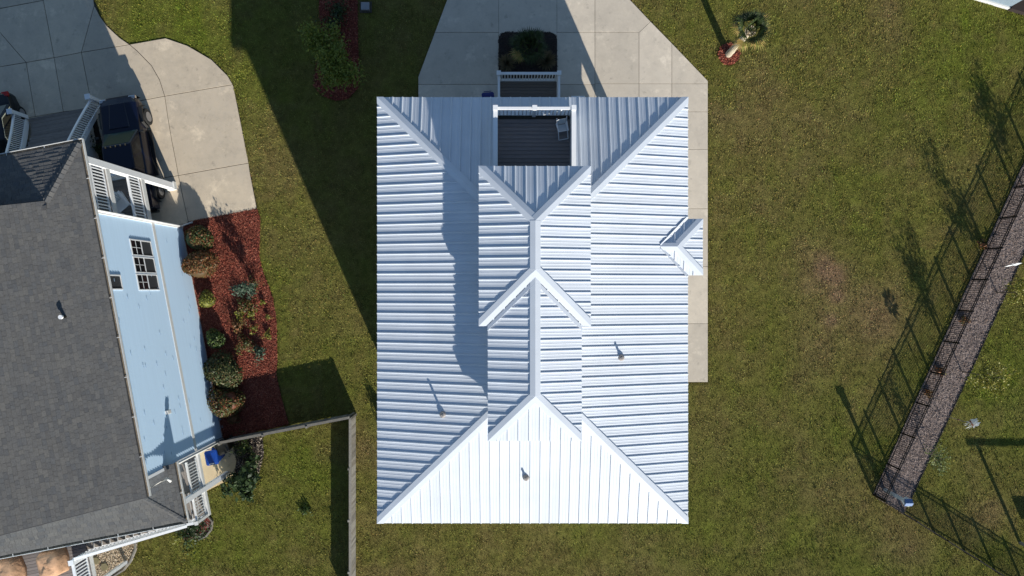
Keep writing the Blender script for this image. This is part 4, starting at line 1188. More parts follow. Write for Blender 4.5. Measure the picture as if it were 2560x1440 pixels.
# ------------------------------------------------------------------ chair on the white balcony
qc = (1.93, 5.98)
Tc = Matrix.Translation((qc[0], qc[1], ZD)) @ Matrix.Rotation(math.radians(10), 4, 'Z') @ Matrix.Scale(.72, 4)
ch = thing('folding_chair', tuple(Tc @ Vector((0, 0, 0))), 'white tubular chair with grey mesh on the recessed balcony', 'chair')
obj('seat', MB(Tc).box(-.21, .21, -.02, .32, .42, .435), 'mesh_grey', ch)
obj('backrest', MB(Tc).beam((0, .36, .45), (0, .50, .92), .42, .02, up=(0, 1, 0)), 'mesh_grey', ch)
for s in (-1, 1):
    obj('leg', MB(Tc).tube([(s * .25, -.38, .015), (s * .24, .0, .44), (s * .24, .36, .5), (s * .26, .55, .98)], .026, 6), 'white', ch)
    obj('leg', MB(Tc).tube([(s * .25, .5, .015), (s * .24, .1, .44), (s * .23, -.05, .64)], .026, 6), 'white', ch)
    obj('arm', MB(Tc).box(s * .26 - .025, s * .26 + .025, -.1, .42, .64, .665), 'white', ch)
obj('foot_bar', MB(Tc).tube([(-.25, -.38, .016), (.25, -.38, .016)], .026, 6), 'white', ch)
obj('seat_bar', MB(Tc).tube([(-.24, -.03, .44), (.24, -.03, .44)], .026, 6), 'white', ch)

# ------------------------------------------------------------------ wheeled bins and small boxes
def bin_(x, y, rz, m, label, h=1.05, lid=None, group=None):
    T_ = Matrix.Translation((x, y, .06)) @ Matrix.Rotation(rz, 4, 'Z')
    root = thing('wheeled_bin', (x, y, .06), label, 'bin', group)
    def rr(w, d, z, y0=0):
        e = .06; return [(-w / 2 + e, -d / 2 + y0, z), (w / 2 - e, -d / 2 + y0, z), (w / 2, -d / 2 + e + y0, z), (w / 2, d / 2 - e + y0, z), (w / 2 - e, d / 2 + y0, z), (-w / 2 + e, d / 2 + y0, z), (-w / 2, d / 2 - e + y0, z), (-w / 2, -d / 2 + e + y0, z)]
    obj('body', MB(T_).loft([rr(.46, .5, .03), rr(.58, .68, h - .08), rr(.63, .74, h - .07), rr(.63, .74, h - .02)]), m, root)
    obj('lid', MB(T_).loft([rr(.64, .76, h - .018), rr(.62, .74, h + .03), rr(.42, .5, h + .06)]), m, root)
    obj('handle', MB(T_).tube([(-.2, .44, h - .06), (.2, .44, h - .06)], .02, 6), m, root)
    for s in (-1, 1): obj('wheel', MB(T_).tube([(s * .25, .27, .12), (s * .31, .27, .12)], .12, 14), 'rubber', root)
    return root


q = P(531, 1143, 1.0)
b1 = bin_(q[0], q[1], TH, 'blue', 'bright blue wheeled bin on the tan concrete pad')
Tl = Matrix.Translation((q[0], q[1], .06)) @ Matrix.Rotation(TH, 4, 'Z')
lbl = MB(Tl)
for i, wv in enumerate((.045, .03, .04, .05, .03)): lbl.box(-.13 + i * .055, -.13 + i * .055 + wv * .8, -.33, -.27, 1.09, 1.125)
obj('lettering', lbl, 'white', b1, kind='stuff')
q2 = P(556, 1122, .9)
bin_(q2[0], q2[1] + .1, TH + .2, 'black', 'black wheeled bin tucked between blue bin and fence', h=.9)
q = P(1221, 236, 1.0)
bin_(q[0], q[1] - .3, 0.1, 'blue_dark', 'navy blue wheeled bin beside the front deck of the white house')
q = P(1445, 241, .8)
bx1 = thing('storage_box', (q[0], q[1] - .25, .06), 'white lidded box under the front eave of the white house', 'box')
obj('body', MB().cbox((q[0], q[1] - .25, .42), (.78, .5, .72)), 'grey_metal', bx1, bevel=.02); obj('lid', MB().cbox((q[0], q[1] - .25, .82), (.7, .54, .05)), 'white', bx1, bevel=.02)
q = P(915, 19)
ub = thing('utility_box', (q[0], q[1], 0), 'pale green utility box on the shaded lawn', 'utility box')
obj('base', MB().cbox((q[0], q[1], .03), (.62, .58, .12)), 'joint', ub); obj('lid', MB().cbox((q[0], q[1], .15), (.44, .40, .14)), 'grey_metal', ub, bevel=.02)

# ------------------------------------------------------------------ vehicles
def wheel(root, T_, x, y, r, wd, rim='grey_metal'):
    t = obj('wheel', MB(T_).tube([(x - wd / 2, y, r), (x - wd / 2 + .03, y, r), (x + wd / 2 - .03, y, r), (x + wd / 2, y, r)], [r * .92, r, r, r * .92], 24), 'rubber', root)
    s = 1 if x > 0 else -1
    obj('rim', MB(T_).tube([(x + s * wd * .42, y, r), (x + s * (wd / 2 + .012), y, r)], [r * .58, r * .6], 16), rim, t)
    return t


def ring_rect(w, z0, z1, y, tum=.0, e=.08, zmid=None):
    a = w / 2
    return [(-a + e, y, z0), (a - e, y, z0), (a, y, z0 + e), (a, y, z0 + (z1 - z0) * .6), (a - tum * .5, y, z1 - e), (a - e - tum, y, z1), (0, y, z1 + .025), (-a + e + tum, y, z1), (-a + tum * .5, y, z1 - e), (-a, y, z0 + (z1 - z0) * .6), (-a, y, z0 + e)]


TT = Matrix.Translation((-19.72, 6.85, .06)) @ Matrix.Rotation(math.radians(9.5), 4, 'Z')
tr = thing('pickup_truck', tuple(TT @ Vector((0, 0, 0))), 'dark blue crew cab pickup truck parked half under the porch', 'truck')
bm_ = MB(TT)
rings = [ring_rect(1.36, .5, .92, 3.0, .06), ring_rect(1.74, .48, 1.06, 2.86, .08), ring_rect(1.98, .45, 1.17, 2.55, .09), ring_rect(2.02, .45, 1.22, 1.9, .1), ring_rect(2.02, .45, 1.27, 1.12, .08), ring_rect(2.02, .45, 1.27, -1.2, .06)]
bm_.loft(rings)
body = obj('body', bm_, 'truck', tr, smooth=False, bevel=.025)
# hood bulge
obj('hood', MB(TT).loft([[(-.45, 2.6, 1.12), (.45, 2.6, 1.12), (.36, 2.56, 1.215), (-.36, 2.56, 1.215)], [(-.58, 1.25, 1.22), (.58, 1.25, 1.22), (.48, 1.28, 1.325), (-.48, 1.28, 1.325)]]), 'truck', tr, bevel=.02)
# cab
cab = MB(TT); b0 = [(-.93, 1.12, 1.24), (.93, 1.12, 1.24), (.93, -1.18, 1.24), (-.93, -1.18, 1.24)]; t0 = [(-.72, .28, 1.90), (.72, .28, 1.90), (.76, -1.02, 1.92), (-.76, -1.02, 1.92)]
cab.loft([b0, t0]); cabo = obj('cab', cab, 'truck', tr, bevel=.06)


def face_panel(name, quad, m, parent, T_, ins=.09, off=.008):
    q = [Vector(p) for p in quad]; c = sum(q, Vector()) / 4; n = (q[1] - q[0]).cross(q[3] - q[0]).normalized()
    if n.dot(c - Vector((0, 0, 1.4))) < 0: n = -n
    r = [c + (p - c) * (1 - ins) + n * off for p in q]; r2 = [p - n * .012 for p in r]
    return obj(name, MB(T_).add(r + r2, [(0, 1, 2, 3), (7, 6, 5, 4), (0, 4, 5, 1), (1, 5, 6, 2), (2, 6, 7, 3), (3, 7, 4, 0)]), m, parent)


face_panel('windshield', [b0[0], b0[1], t0[1], t0[0]], 'glass_green', cabo, TT, .12, .012)
lerp = lambda a, b, f: tuple(a[i] + (b[i] - a[i]) * f for i in range(3))
for s in (0, 1):
    bb = (b0[1], b0[2]) if s == 0 else (b0[0], b0[3]); tt = (t0[1], t0[2]) if s == 0 else (t0[0], t0[3])
    for f0, f1 in ((.10, .52), (.55, .93)):
        face_panel('side_window', [lerp(bb[0], bb[1], f0), lerp(bb[0], bb[1], f1), lerp(tt[0], tt[1], f1), lerp(tt[0], tt[1], f0)], 'glass', cabo, TT, .14, .012)
face_panel('rear_window', [b0[2], b0[3], t0[3], t0[2]], 'glass', cabo, TT, .2, .012)
for i in range(5):
    obj('marker_lamp', MB(TT).cbox((-.5 + i * .25, .22, 1.945), (.05, .09, .03)), 'amber', cabo)
bd = MB(TT); bd.box(-1.01, -.86, -2.95, -1.22, .5, 1.27); bd.box(.86, 1.01, -2.95, -1.22, .5, 1.27); bd.box(-.86, .86, -2.97, -2.87, .5, 1.25); bd.box(-.86, .86, -1.3, -1.22, .5, 1.27); bd.box(-.86, .86, -2.87, -1.3, .5, .78)
obj('cargo_bed', bd, 'truck', tr, bevel=.02)
obj('bumper', MB(TT).loft([[(-.95, 2.9, .5), (.95, 2.9, .5), (.95, 2.9, .74), (-.95, 2.9, .74)], [(-.75, 3.06, .52), (.75, 3.06, .52), (.75, 3.06, .72), (-.75, 3.06, .72)]]), 'trim', tr, bevel=.02)
obj('bumper', MB(TT).box(-.95, .95, -3.12, -2.98, .5, .72), 'trim', tr, bevel=.02)
for s in (-1, 1):
    obj('headlight', MB(TT).cbox((s * .76, 2.84, .98), (.34, .16, .16)), 'chrome', tr, bevel=.02)
    obj('mirror', MB(TT).cbox((s * 1.14, .92, 1.33), (.22, .12, .2)), 'trim', tr, bevel=.03)
    obj('running_board', MB(TT).box(s * 1.08 - .1, s * 1.08 + .1, -1.2, 1.2, .42, .47), 'trim', tr)
    for yy in (1.9, -2.0):
        fl = MB(TT).loft([[(s * .98, yy + .62, .5), (s * 1.13, yy + .6, .5), (s * 1.13, yy + .58, .58), (s * .98, yy + .6, .6)], [(s * .98, yy + .42, .92), (s * 1.13, yy + .4, .9), (s * 1.13, yy + .38, .97), (s * .98, yy + .4, 1.02)], [(s * .98, yy - .42, .92), (s * 1.13, yy - .4, .9), (s * 1.13, yy - .38, .97), (s * .98, yy - .4, 1.02)], [(s * .98, yy - .62, .5), (s * 1.13, yy - .6, .5), (s * 1.13, yy - .58, .58), (s * .98, yy - .6, .6)]])
        obj('wheel_flare', fl, 'trim', tr)
for x in (-1.0, 1.0):
    for y in (1.9, -2.0): wheel(tr, TT, x, y, .43, .3)

TS = Matrix.Translation((-26.25, 7.6, .06)) @ Matrix.Rotation(math.radians(190), 4, 'Z')
cr = thing('car', tuple(TS @ Vector((0, 0, 0))), 'black sedan cut by the left picture edge', 'car')
rings = [ring_rect(1.5, .35, .75, 2.35, .08), ring_rect(1.78, .28, .86, 2.1, .12), ring_rect(1.86, .22, .98, 1.0, .12), ring_rect(1.86, .22, 1.02, -.9, .12), ring_rect(1.82, .25, 1.06, -1.8, .14), ring_rect(1.66, .35, 1.02, -2.25, .16), ring_rect(1.5, .45, .9, -2.38, .12)]
obj('body', MB(TS).loft(rings), 'car', cr, bevel=.03)
b0 = [(-.84, .95, .98), (.84, .95, .98), (.84, -1.75, 1.0), (-.84, -1.75, 1.0)]; t0 = [(-.60, .15, 1.43), (.60, .15, 1.43), (.60, -.95, 1.44), (-.60, -.95, 1.44)]
gh = obj('cabin', MB(TS).loft([b0, t0]), 'car', cr, bevel=.07)
face_panel('windshield', [b0[0], b0[1], t0[1], t0[0]], 'glass', gh, TS, .12, .012); face_panel('rear_window', [b0[2], b0[3], t0[3], t0[2]], 'glass', gh, TS, .12, .012)
for s in (0, 1):
    bb = (b0[1], b0[2]) if s == 0 else (b0[0], b0[3]); tt = (t0[1], t0[2]) if s == 0 else (t0[0], t0[3])
    fr_ = face_panel('window_trim', [lerp(bb[0], bb[1], .05), lerp(bb[0], bb[1], .96), lerp(tt[0], tt[1], .99), lerp(tt[0], tt[1], .02)], 'chrome', gh, TS, .06, .01)
    face_panel('side_window', [lerp(bb[0], bb[1], .05), lerp(bb[0], bb[1], .96), lerp(tt[0], tt[1], .99), lerp(tt[0], tt[1], .02)], 'glass', gh, TS, .15, .016)
    s2 = 1 if s == 0 else -1
    obj('tail_light', MB(TS).cbox((s2 * .66, -2.26, .93), (.34, .26, .14)), 'red', cr, bevel=.03)
    obj('headlight', MB(TS).cbox((s2 * .62, 2.2, .72), (.36, .2, .12)), 'chrome', cr, bevel=.03)
    obj('mirror', MB(TS).cbox((s2 * 1.0, .7, 1.05), (.2, .1, .13)), 'car', cr, bevel=.03)
for x in (-.86, .86):
    for y in (1.42, -1.4): wheel(cr, TS, x, y, .34, .22)

# ------------------------------------------------------------------ wooden fence
def board_fence(pts, label, zt=1.18, posts_every=2.44):
    root = thing('board_fence', (*pts[0], 0), label, 'fence')
    pk = MB()
    for i in range(len(pts) - 1):
        p = Vector((*pts[i], 0)); q = Vector((*pts[i + 1], 0)); d = q - p; n = int(d.length / .138); dn = d.normalized(); s = Vector((-dn.y, dn.x, 0))
        for k in range(n):
            e = p + dn * ((k + .5) * d.length / n); hh = zt + random.uniform(-.02, .02)
            pk.beam(e + s * random.uniform(-.006, .006) + Vector((0, 0, .02)), e + Vector((0, 0, hh)), .022, .139 + random.uniform(-.002, .006), up=(dn.x, dn.y, 0))
        for z in (.35, .98):
            obj('rail', MB().beam(p + s * -.04 + Vector((0, 0, z)), q + s * -.04 + Vector((0, 0, z)), .05, .09), 'fence_wood', root)
        obj('cap_rail', MB().beam(p + Vector((0, 0, zt + .04)), q + Vector((0, 0, zt + .04)), .13, .035), 'fence_wood', root)
        m_ = max(1, int(round(d.length / posts_every)))
        for k in range(m_ + 1):
            e = p + d * (k / m_) - s * .07; obj('post', MB().beam(e + Vector((0, 0, -.05)), e + Vector((0, 0, zt + .10)), .10, .10, up=(dn.x, dn.y, 0)), 'fence_wood', root)
    obj('pickets', pk, 'fence_wood', root, kind='stuff')
    return root


fp = [P(548, 1107, 1.18)[:2], P(876, 1043, 1.18)[:2], P(876, 1560, 1.18)[:2]]
board_fence([fp[0], fp[1]], 'low weathered board fence running from the blue house corner')
board_fence([fp[1], fp[2]], 'low weathered board fence between the two yards')

# ------------------------------------------------------------------ iron fence
def iron_fence(p, q, label, h=1.17):
    p = Vector((*p, 0)); q = Vector((*q, 0)); d = q - p; dn = d.normalized()
    root = thing('iron_fence', tuple(p), label, 'fence')
    n = max(1, int(round(d.length / 1.83)))
    for z in (.14, h - .17, h - .02): obj('rail', MB().beam(p + Vector((0, 0, z)), q + Vector((0, 0, z)), .036, .036), 'iron', root)
    for k in range(n + 1):
        e = p + d * (k / n); obj('post', MB().beam(e + Vector((0, 0, -.1)), e + Vector((0, 0, h + .06)), .08, .08, up=(dn.x, dn.y, 0)), 'iron', root)
    for k in range(n):
        mb = MB()
        for j in range(1, 17):
            e = p + d * ((k + j / 17) / n); mb.beam(e + Vector((0, 0, .06)), e + Vector((0, 0, h)), .02, .02, up=(dn.x, dn.y, 0))
        obj('pickets', mb, 'iron', root, kind='stuff')
    return root


iron_fence(P(2183.8, 1236)[:2], P(2640, 240)[:2], 'black iron picket fence along the grey mulch strip')
iron_fence(P(2183.8, 1237.5)[:2], P(2640, 1522)[:2], 'black iron picket fence running to the lower right corner')

# ------------------------------------------------------------------ trees and shrubs
def sapling(px, py, h, spread, m, label, n, seed, leaf=.11, trunk=.035, cat='tree', z0=.05, stake=False, fork=.45, dens_low=.35):
    x, y, _ = P(px, py); rr = np.random.default_rng(seed); root = thing('young_tree', (x, y, z0), label, cat, 'young trees in the mulch strip' if stake else None)
    tb = MB(); tb.tube([(x, y, z0 - .1), (x + .02, y, z0 + h * .4), (x, y + .03, z0 + h * .95)], [trunk, trunk * .75, .008], 7)
    tips = []
    for i in range(16):
        a = rr.uniform(0, 6.28); zb_ = h * rr.uniform(dens_low, .8); r = spread * rr.uniform(.5, 1.05) * (1.1 - .5 * (zb_ / h))
        e = np.array([x + math.cos(a) * r, y + math.sin(a) * r, z0 + min(h, zb_ + r * rr.uniform(.5, 1.0))])
        s = np.array([x, y, z0 + zb_]); mid = (s + e) / 2 + np.array([0, 0, .06])
        tb.tube([tuple(s), tuple(mid), tuple(e)], [trunk * .4, trunk * .28, .006], 5); tips.append((s, e))
    tips.append((np.array([x, y, z0 + h * .5]), np.array([x, y, z0 + h])))
    obj('trunk', tb, 'bark', root)
    per = n // len(tips); pts = []
    for s, e in tips:
        f = rr.uniform(.3, 1.08, (per, 1)); pts.append(s + (e - s) * f + rr.normal(0, spread * .13, (per, 3)))
    c = np.concatenate(pts); nr = rr.normal(size=c.shape) * .7 + np.array([0, 0, .7]); nr /= np.linalg.norm(nr, axis=1, keepdims=True)
    v, f = leaf_quads(c, nr, leaf, rr); npobj('crown', v, f, m, root)
    return root


sapling(846, 182, 2.9, 1.75, 'lf_tree', 'small leafy tree in the shaded red mulch bed', 6500, 41, leaf=.15, trunk=.07, dens_low=.2)
sapling(2402, 928, 3.3, 1.0, 'lf_yellow', 'young yellow leaved tree leaning over lawn behind the iron fence', 1500, 42, stake=True)
sapling(2489, 731, 3.4, 1.05, 'lf_yellow', 'young yellow leaved tree at the right edge behind the iron fence', 1500, 43, stake=True)
sapling(2588, 545, 3.4, 1.05, 'lf_yellow', 'young tree just outside the right edge casting a leafy shadow', 1500, 44, stake=True)
sapling(2312, 1132, 1.7, .8, 'lf_pale', 'low pale green sapling at the lower end of the mulch strip', 420, 45, stake=True, leaf=.10, dens_low=.2)
# clipped shrubs along the blue wall
bush('shrub', 492, 597, .80, 1.25, 'lf_photinia', 'clipped red tipped shrub nearest the driveway by the blue wall', n=3000, leaf=.12)
bush('shrub', 495, 664, .84, 1.35, 'lf_photinia_red', 'copper leaved round shrub second from the driveway by the blue wall', n=3200, leaf=.12)
bush('shrub', 517, 752, .42, .7, 'lf_lime', 'small yellow green shrub against the blue wall', n=900, leaf=.10)
bush('shrub', 536, 848, .46, .8, 'lf_green', 'small dark green shrub against the blue wall', n=1000, leaf=.10)
bush('shrub', 557, 931, .90, 1.25, 'lf_olive', 'largest green clipped shrub by the blue wall', n=3200, leaf=.12)
bush('shrub', 570, 1004, .76, 1.2, 'lf_photinia', 'red fronted clipped shrub nearest the board fence', n=2800, leaf=.12)
bush('shrub', 585, 1046, .28, .5, 'lf_photinia_red', 'tiny red shrub in the shade near the board fence', n=400, leaf=.09)
# looser plants in the bed
sapling(636, 722, 2.0, .62, 'lf_blue', 'blue green leafy sapling at the upper end of the bed plants', 700, 46, leaf=.13, dens_low=.3)
bush('flowering_plant', 634, 712, .34, .5, 'lf_photinia', 'sparse reddish plant beside the blue green ones', n=260, leaf=.10, core=False, cat='plant')
bush('flowering_plant', 612, 764, .48, .6, 'lf_photinia', 'wide olive and red plant in the middle of the mulch', n=700, leaf=.11, core=False, cat='plant')
bush('flowering_plant', 600, 786, .26, .5, 'lf_lime', 'lime green tuft below the olive plant', n=240, leaf=.11, core=False, cat='plant')
bush('flowering_plant', 628, 782, .24, .45, 'lf_lime', 'lime green tuft right of its neighbour in the mulch', n=220, leaf=.11, core=False, cat='plant')
bush('flowering_plant', 658, 755, .13, .3, 'lf_lime', 'small bright yellow green tuft nearest the lawn, upper', n=110, leaf=.09, core=False, cat='plant')
bush('flowering_plant', 670, 791, .13, .3, 'lf_lime', 'small bright yellow green tuft nearest the lawn, middle', n=110, leaf=.09, core=False, cat='plant')
bush('flowering_plant', 635, 821, .18, .35, 'lf_lime', 'small yellow green tuft inside the mulch bed', n=150, leaf=.09, core=False, cat='plant')
bush('flowering_plant', 669, 838, .20, .35, 'lf_lime', 'heart shaped yellow green tuft nearest the lawn, lower', n=190, leaf=.09, core=False, cat='plant')
bush('flowering_plant', 595, 812, .34, .5, 'lf_photinia_red', 'red leaved plant left of the yellow tufts', n=420, leaf=.11, core=False, cat='plant')
bush('flowering_plant', 608, 860, .46, .55, 'lf_photinia', 'green and red spreading plant low in the bed', n=640, leaf=.12, core=False, cat='plant')
bush('flowering_plant', 647, 880, .38, .55, 'lf_blue', 'dark leafy plant at the lower end of the bed plants', n=520, leaf=.12, core=False, cat='plant')
# conifer-like bush, rock-bed plants, far shrubs
bush('shrub', 607, 1207, .62, 1.0, 'lf_dark', 'spiky dark green bush beside the tan concrete pad', n=1300, leaf=.26, core=False, lump=.6)
bush('flowering_plant', 607, 1118, .55, .5, 'lf_green', 'low green plant in the stony bed', n=420, leaf=.12, core=False, cat='plant')
bush('flowering_plant', 628, 1150, .40, .35, 'lf_dark', 'dark trailing plant among the stones', n=260, leaf=.12, core=False, cat='plant')
bush('shrub', 478, 1328, .75, .75, 'lf_dark', 'dark low shrub below the rear stairs', n=900, leaf=.14, core=False)
bush('flowering_plant', 447, 1340, .32, .4, 'lf_lime', 'bright green plant left of the dark low shrub', n=260, leaf=.12, core=False, cat='plant')
bush('flowering_plant', 764, 1274, .32, .12, 'lf_green', 'dark green weed patch in the fenced lawn', n=260, leaf=.12, core=False, cat='plant')
for i, (px, py, s) in enumerate(((215, 345, .45), (222, 390, .42), (248, 372, .30))):
    bush('shrub', px, py, s, .6, 'lf_dark', ['dark low shrub nearest the white stair railing', 'dark low shrub below another in the black bed', 'dark low shrub next to the pickup truck'][i], n=420, leaf=.11, core=False)
for i, (px, py) in enumerate(((845, 25), (828, 60))):
    bush('shrub', px, py, .55, .6, 'lf_dark', ['dark shrub at the upper edge in the shaded mulch bed', 'dark shrub between the upper edge and the small tree'][i], n=500, leaf=.13, core=False)
for i, (px, py) in enumerate(((2455, 610), (2412, 800), (2352, 930), (2322, 985))):
    bush('flowering_plant', px, py, .24, .25, 'lf_photinia_red', ['red brown tuft by the fence, uppermost', 'red brown tuft by the fence, second from above', 'red brown tuft by the fence, third from above', 'red brown tuft by the fence, lowest'][i], n=170, leaf=.13, core=False, cat='plant', group='red brown tufts by the iron fence')
bush('shrub', 1010, 1205, .34, 2.2, 'lf_dark', 'tall narrow shrub behind the white house, unseen and added to cast a rounded lawn shadow', n=900, leaf=.12)  # added out of sight below the roof to supply the rounded lawn shadow


def grass_tuft(name, px, py, r, h, n, m, label, seed, wd=.018, z0=.07, cat='grass', up=.35):
    x, y, _ = P(px, py, h * .5); rr = np.random.default_rng(seed); root = thing(name, (x, y, z0), label, cat)
    a = rr.uniform(0, 2 * np.pi, n); t = rr.uniform(.1, 1, n) ** .6 * r; hh = h * rr.uniform(.6, 1.0, n) * (1 - up * (t / r) ** 2)
    b0 = np.stack([x + np.cos(a) * .06 * rr.random(n), y + np.sin(a) * .06 * rr.random(n), np.full(n, z0)], 1)
    e = np.stack([x + np.cos(a) * t, y + np.sin(a) * t, z0 + hh], 1); mid = b0 * .5 + e * .5 + np.array([0, 0, 1]) * (hh * .22)[:, None]
    s = np.stack([-np.sin(a), np.cos(a), np.zeros(n)], 1) * wd
    v = np.stack([b0 - s, b0 + s, mid - s, mid + s, e, e], 1); v[:, 5] = e + s * .15
    f = (np.arange(n)[:, None, None] * 6 + np.array([[0, 1, 3, 2], [2, 3, 5, 4]])[None]).reshape(-1, 4)
    npobj('blades', v.reshape(-1, 3), f, m, root)
    mb = MB().tube([(x, y, z0 - .02), (x, y, z0 + .1)], [.08, .04], 8); obj('crown_base', mb, 'bark', root)
    return root


grass_tuft('ornamental_grass', 1268, 158, .55, .8, 420, 'grass_dry', 'tan ornamental grass at the lower left of the planter', 51)
grass_tuft('ornamental_grass', 1366, 152, .62, .85, 460, 'grass_dry', 'tan ornamental grass at the lower right of the planter', 52)

# palms: fan fronds, each a part
def fan_palm(name, px, py, trunk_h, r, label, nf, seed, tr=.16, dry=.35, z0=.06, lean=(0, 0)):
    x, y, _ = P(px, py); rr = random.Random(seed); root = thing(name, (x, y, z0), label, 'palm')
    hx_, hy_, hz = x + lean[0], y + lean[1], z0 + trunk_h
    if trunk_h > .5:
        path = []; rad = []
        for i in range(15):
            f = i / 14; path.append((x + lean[0] * f, y + lean[1] * f, z0 - .1 + (trunk_h + .1) * f)); rad.append(tr * (1.12 - .25 * f) + (.012 if i % 2 else 0))
        obj('trunk', MB().tube(path, rad, 14), 'palm_trunk', root)
        bt = MB()
        for i in range(14):
            a = i * 2.4; bt.beam((hx_ + math.cos(a) * tr * .7, hy_ + math.sin(a) * tr * .7, hz - .3), (hx_ + math.cos(a) * tr * 1.7, hy_ + math.sin(a) * tr * 1.7, hz + .02), .05, .02)
        obj('frond_stubs', bt, 'palm_trunk', root)
    for k in range(nf):
        a = k * 2.39996 + rr.uniform(-.2, .2); f = k / nf
        el = math.radians(84 - 92 * f + rr.uniform(-8, 8)); L1 = r * rr.uniform(.42, .56); L2 = r * rr.uniform(.5, .66)
        d = Vector((math.cos(a) * math.cos(el), math.sin(a) * math.cos(el), math.sin(el))); s = Vector((-math.sin(a), math.cos(a), 0)); n = s.cross(d)
        o = Vector((hx_, hy_, hz)); hub = o + d * L1; mb = MB()
        mb.beam(o, hub, .022, .014)
        for j in range(15):
            b = math.radians(-78 + 156 * j / 14); dd = (d * math.cos(b) + s * math.sin(b)); ll = L2 * (1 - .28 * abs(b) / 1.36) * rr.uniform(.85, 1.05)
            ss = dd.cross(n).normalized() * .028; m1 = hub + dd * ll * .55 + n * -.02; tip = hub + dd * ll + Vector((0, 0, -1)) * ll * rr.uniform(.12, .32)
            q = len(mb.v); mb.add([hub - ss * .3, hub + ss * .3, m1 + ss, m1 - ss, tip], [(0, 1, 2, 3), (3, 2, 4)])
        obj('frond', mb, 'frond_dry' if f > 1 - dry and rr.random() < .75 else 'frond', root)
    return root


fan_palm('palm_tree', 1820, 137, 3.3, 1.1, 'young fan palm with pale trunk and ragged fronds on the lawn', 23, 61, tr=.155, dry=.36, lean=(.0, .0))
fan_palm('palm_shrub', 1322, 128, .45, 1.15, 'trunkless fan palm in the dark driveway planter', 26, 62, dry=.3)

# ------------------------------------------------------------------ wind spinners, birdhouse, garden frame
def spinner(px, py, h, label, seed):
    x, y, _ = P(px, py); rr = random.Random(seed); root = thing('wind_spinner', (x, y, .05), label, 'wind spinner', 'wind spinners in the mulch strip')
    obj('stake', MB().tube([(x, y, -.1), (x, y, h)], .014, 6), 'grey_metal', root)
    obj('bearing', MB().tube([(x, y, h * .58), (x, y, h * .63)], .035, 8), 'rust', root)
    ax = Vector((.52, -.85, .1)).normalized(); u = ax.cross(Vector((0, 0, 1))).normalized(); v_ = ax.cross(u)
    for ring_, off in ((0, -.08), (1, .10)):
        c = Vector((x, y, h)) + ax * off
        for k in range(8):
            a = k * math.pi / 4 + ring_ * .4; d = u * math.cos(a) + v_ * math.sin(a); t = u * -math.sin(a) + v_ * math.cos(a)
            p0 = c + d * .05; p1 = c + d * .22 + t * .06 + ax * .03; p2 = c + d * .36 + t * .02; p3 = c + d * .22 - t * .07 - ax * .03
            mb = MB(); e = ax * .004
            mb.add([p0 + e, p1 + e, p2 + e, p3 + e, p0 - e, p1 - e, p2 - e, p3 - e], [(0, 1, 2, 3), (7, 6, 5, 4), (0, 4, 5, 1), (1, 5, 6, 2), (2, 6, 7, 3), (3, 7, 4, 0)])
            obj('blade', mb, 'spin_white', root)
    obj('hub', MB().tube([tuple(Vector((x, y, h)) - ax * .16), tuple(Vector((x, y, h)) + ax * .18)], .045, 10), 'rust', root)


spinner(2348, 1035, 2.55, 'white double wind spinner on a stake over the lower lawn', 1)
x, y, _ = P(2506, 664)
sp_ = thing('wind_spinner', (x, y, .05), 'small white propeller spinner low over the mulch strip', 'wind spinner')
obj('stake', MB().tube([(x, y, -.05), (x, y, .75)], .012, 6), 'grey_metal', sp_)
for s in (-1, 1):
    obj('blade', MB().add([(x, y + .015, .75), (x + s * .22, y + .06 * s + .05, .78), (x + s * .48, y + .11 * s, .77), (x + s * .2, y + .02 * s - .04, .73), (x, y - .02, .74)], [(0, 1, 2, 3, 4)]), 'spin_white', sp_)
obj('tail', MB().cbox((x - .06, y + .05, .80), (.12, .03, .12)), 'spin_white', sp_)
x, y, _ = P(2209, 1223)
bh = thing('birdhouse', (x, y, 0), 'pale post with a small blue roofed birdhouse at the fence corner', 'birdhouse')
obj('post', MB().cbox((x, y, .95), (.14, .14, 1.95)), 'birdhouse', bh)
obj('box', MB().cbox((x, y, 2.08), (.30, .30, .30), .5), 'birdhouse', bh)
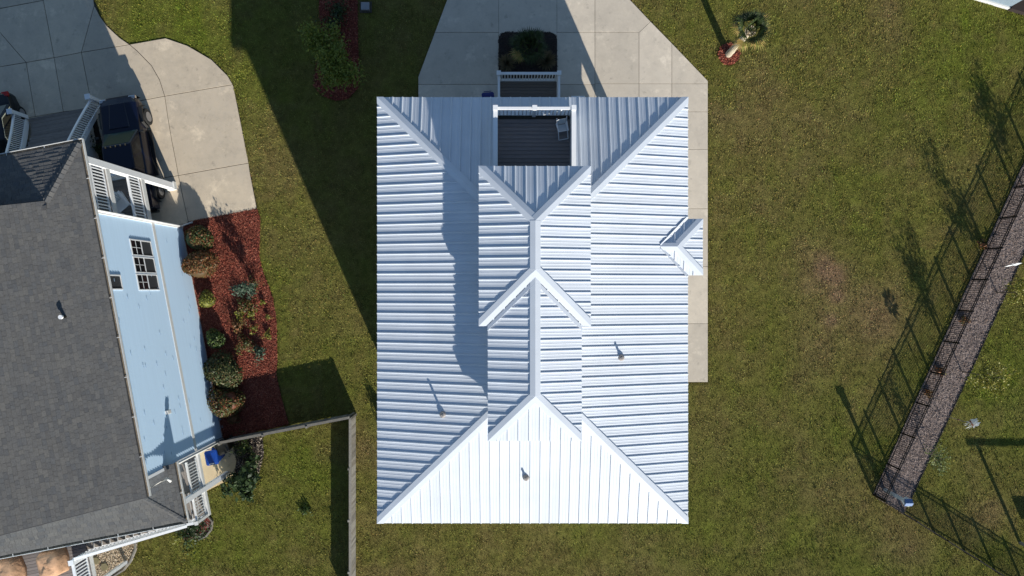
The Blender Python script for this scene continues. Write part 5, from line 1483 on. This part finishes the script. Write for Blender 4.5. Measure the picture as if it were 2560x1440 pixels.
obj('roof', MB().add([(x - .19, y - .18, 2.235), (x + .19, y - .18, 2.235), (x + .19, y + .18, 2.235), (x - .19, y + .18, 2.235), (x - .19, y, 2.38), (x + .19, y, 2.38)], [(0, 1, 5, 4), (2, 3, 4, 5), (0, 4, 3), (1, 2, 5), (3, 2, 1, 0)]), 'bird_blue', bh)
obj('front_board', MB().cbox((x + .13, y - .17, 2.06), (.26, .03, .26), .5), 'bird_yellow', bh)
x, y, _ = P(2550, 1357)
sf = thing('garden_frame', (x, y, 0), 'wooden garden frame at the right edge casting a long barred shadow', 'frame')
for dx_ in (0, 2.6): obj('post', MB().cbox((x + dx_, y, 1.1), (.13, .13, 2.25)), 'fence_wood', sf)
obj('top_beam', MB().box(x - .5, x + 3.1, y - .05, y + .05, 2.23, 2.37), 'fence_wood', sf)
obj('hanging_board', MB().box(x + .62, x + 1.9, y - .04, y + .04, .55, 1.05), 'fence_wood', sf)
for dx_ in (.7, 1.8): obj('rope', MB().tube([(x + dx_, y, 1.05), (x + dx_, y, 2.24)], .012, 5), 'fence_wood', sf)

# ------------------------------------------------------------------ corner of a third house, upper right
c0 = Vector(P(2519, 21)); c1 = Vector(P(2448, 0)); dx3 = (c1 - c0).normalized(); dn3 = Vector((-dx3.y, dx3.x, 0)); dn3 = dn3 if dn3.y > 0 else -dn3
T3 = Matrix(((dx3.x, dn3.x, 0, c0.x), (dx3.y, dn3.y, 0, c0.y), (0, 0, 1, 0), (0, 0, 0, 1)))
h3 = thing('house', tuple(c0), 'grey blue outbuilding cut by the upper right corner', 'house')
obj('wall', MB(T3).box(0, 6, 0, 5, .0, 2.7), 'green_grey', h3)
obj('base_trim', MB(T3).box(-.02, 6, -.08, -.002, 0, .22), 'white_dull', h3)
obj('porch_floor', MB(T3).box(-4, -.03, -.12, 5, 0, .3), 'brown_wall', h3)
obj('roof', MB(T3).add([(6.4, -.5, 2.7), (-4.4, -.5, 2.7), (-4.4, 5.5, 2.7), (6.4, 5.5, 2.7), (4, 2.5, 3.9), (-2, 2.5, 3.9)], [(0, 1, 5, 4), (2, 3, 4, 5), (1, 2, 5), (3, 0, 4), (3, 2, 1, 0)]), 'shingle_base', h3)
obj('column', MB(T3).cbox((-3.8, .1, 1.5), (.2, .2, 2.4)), 'white', h3)
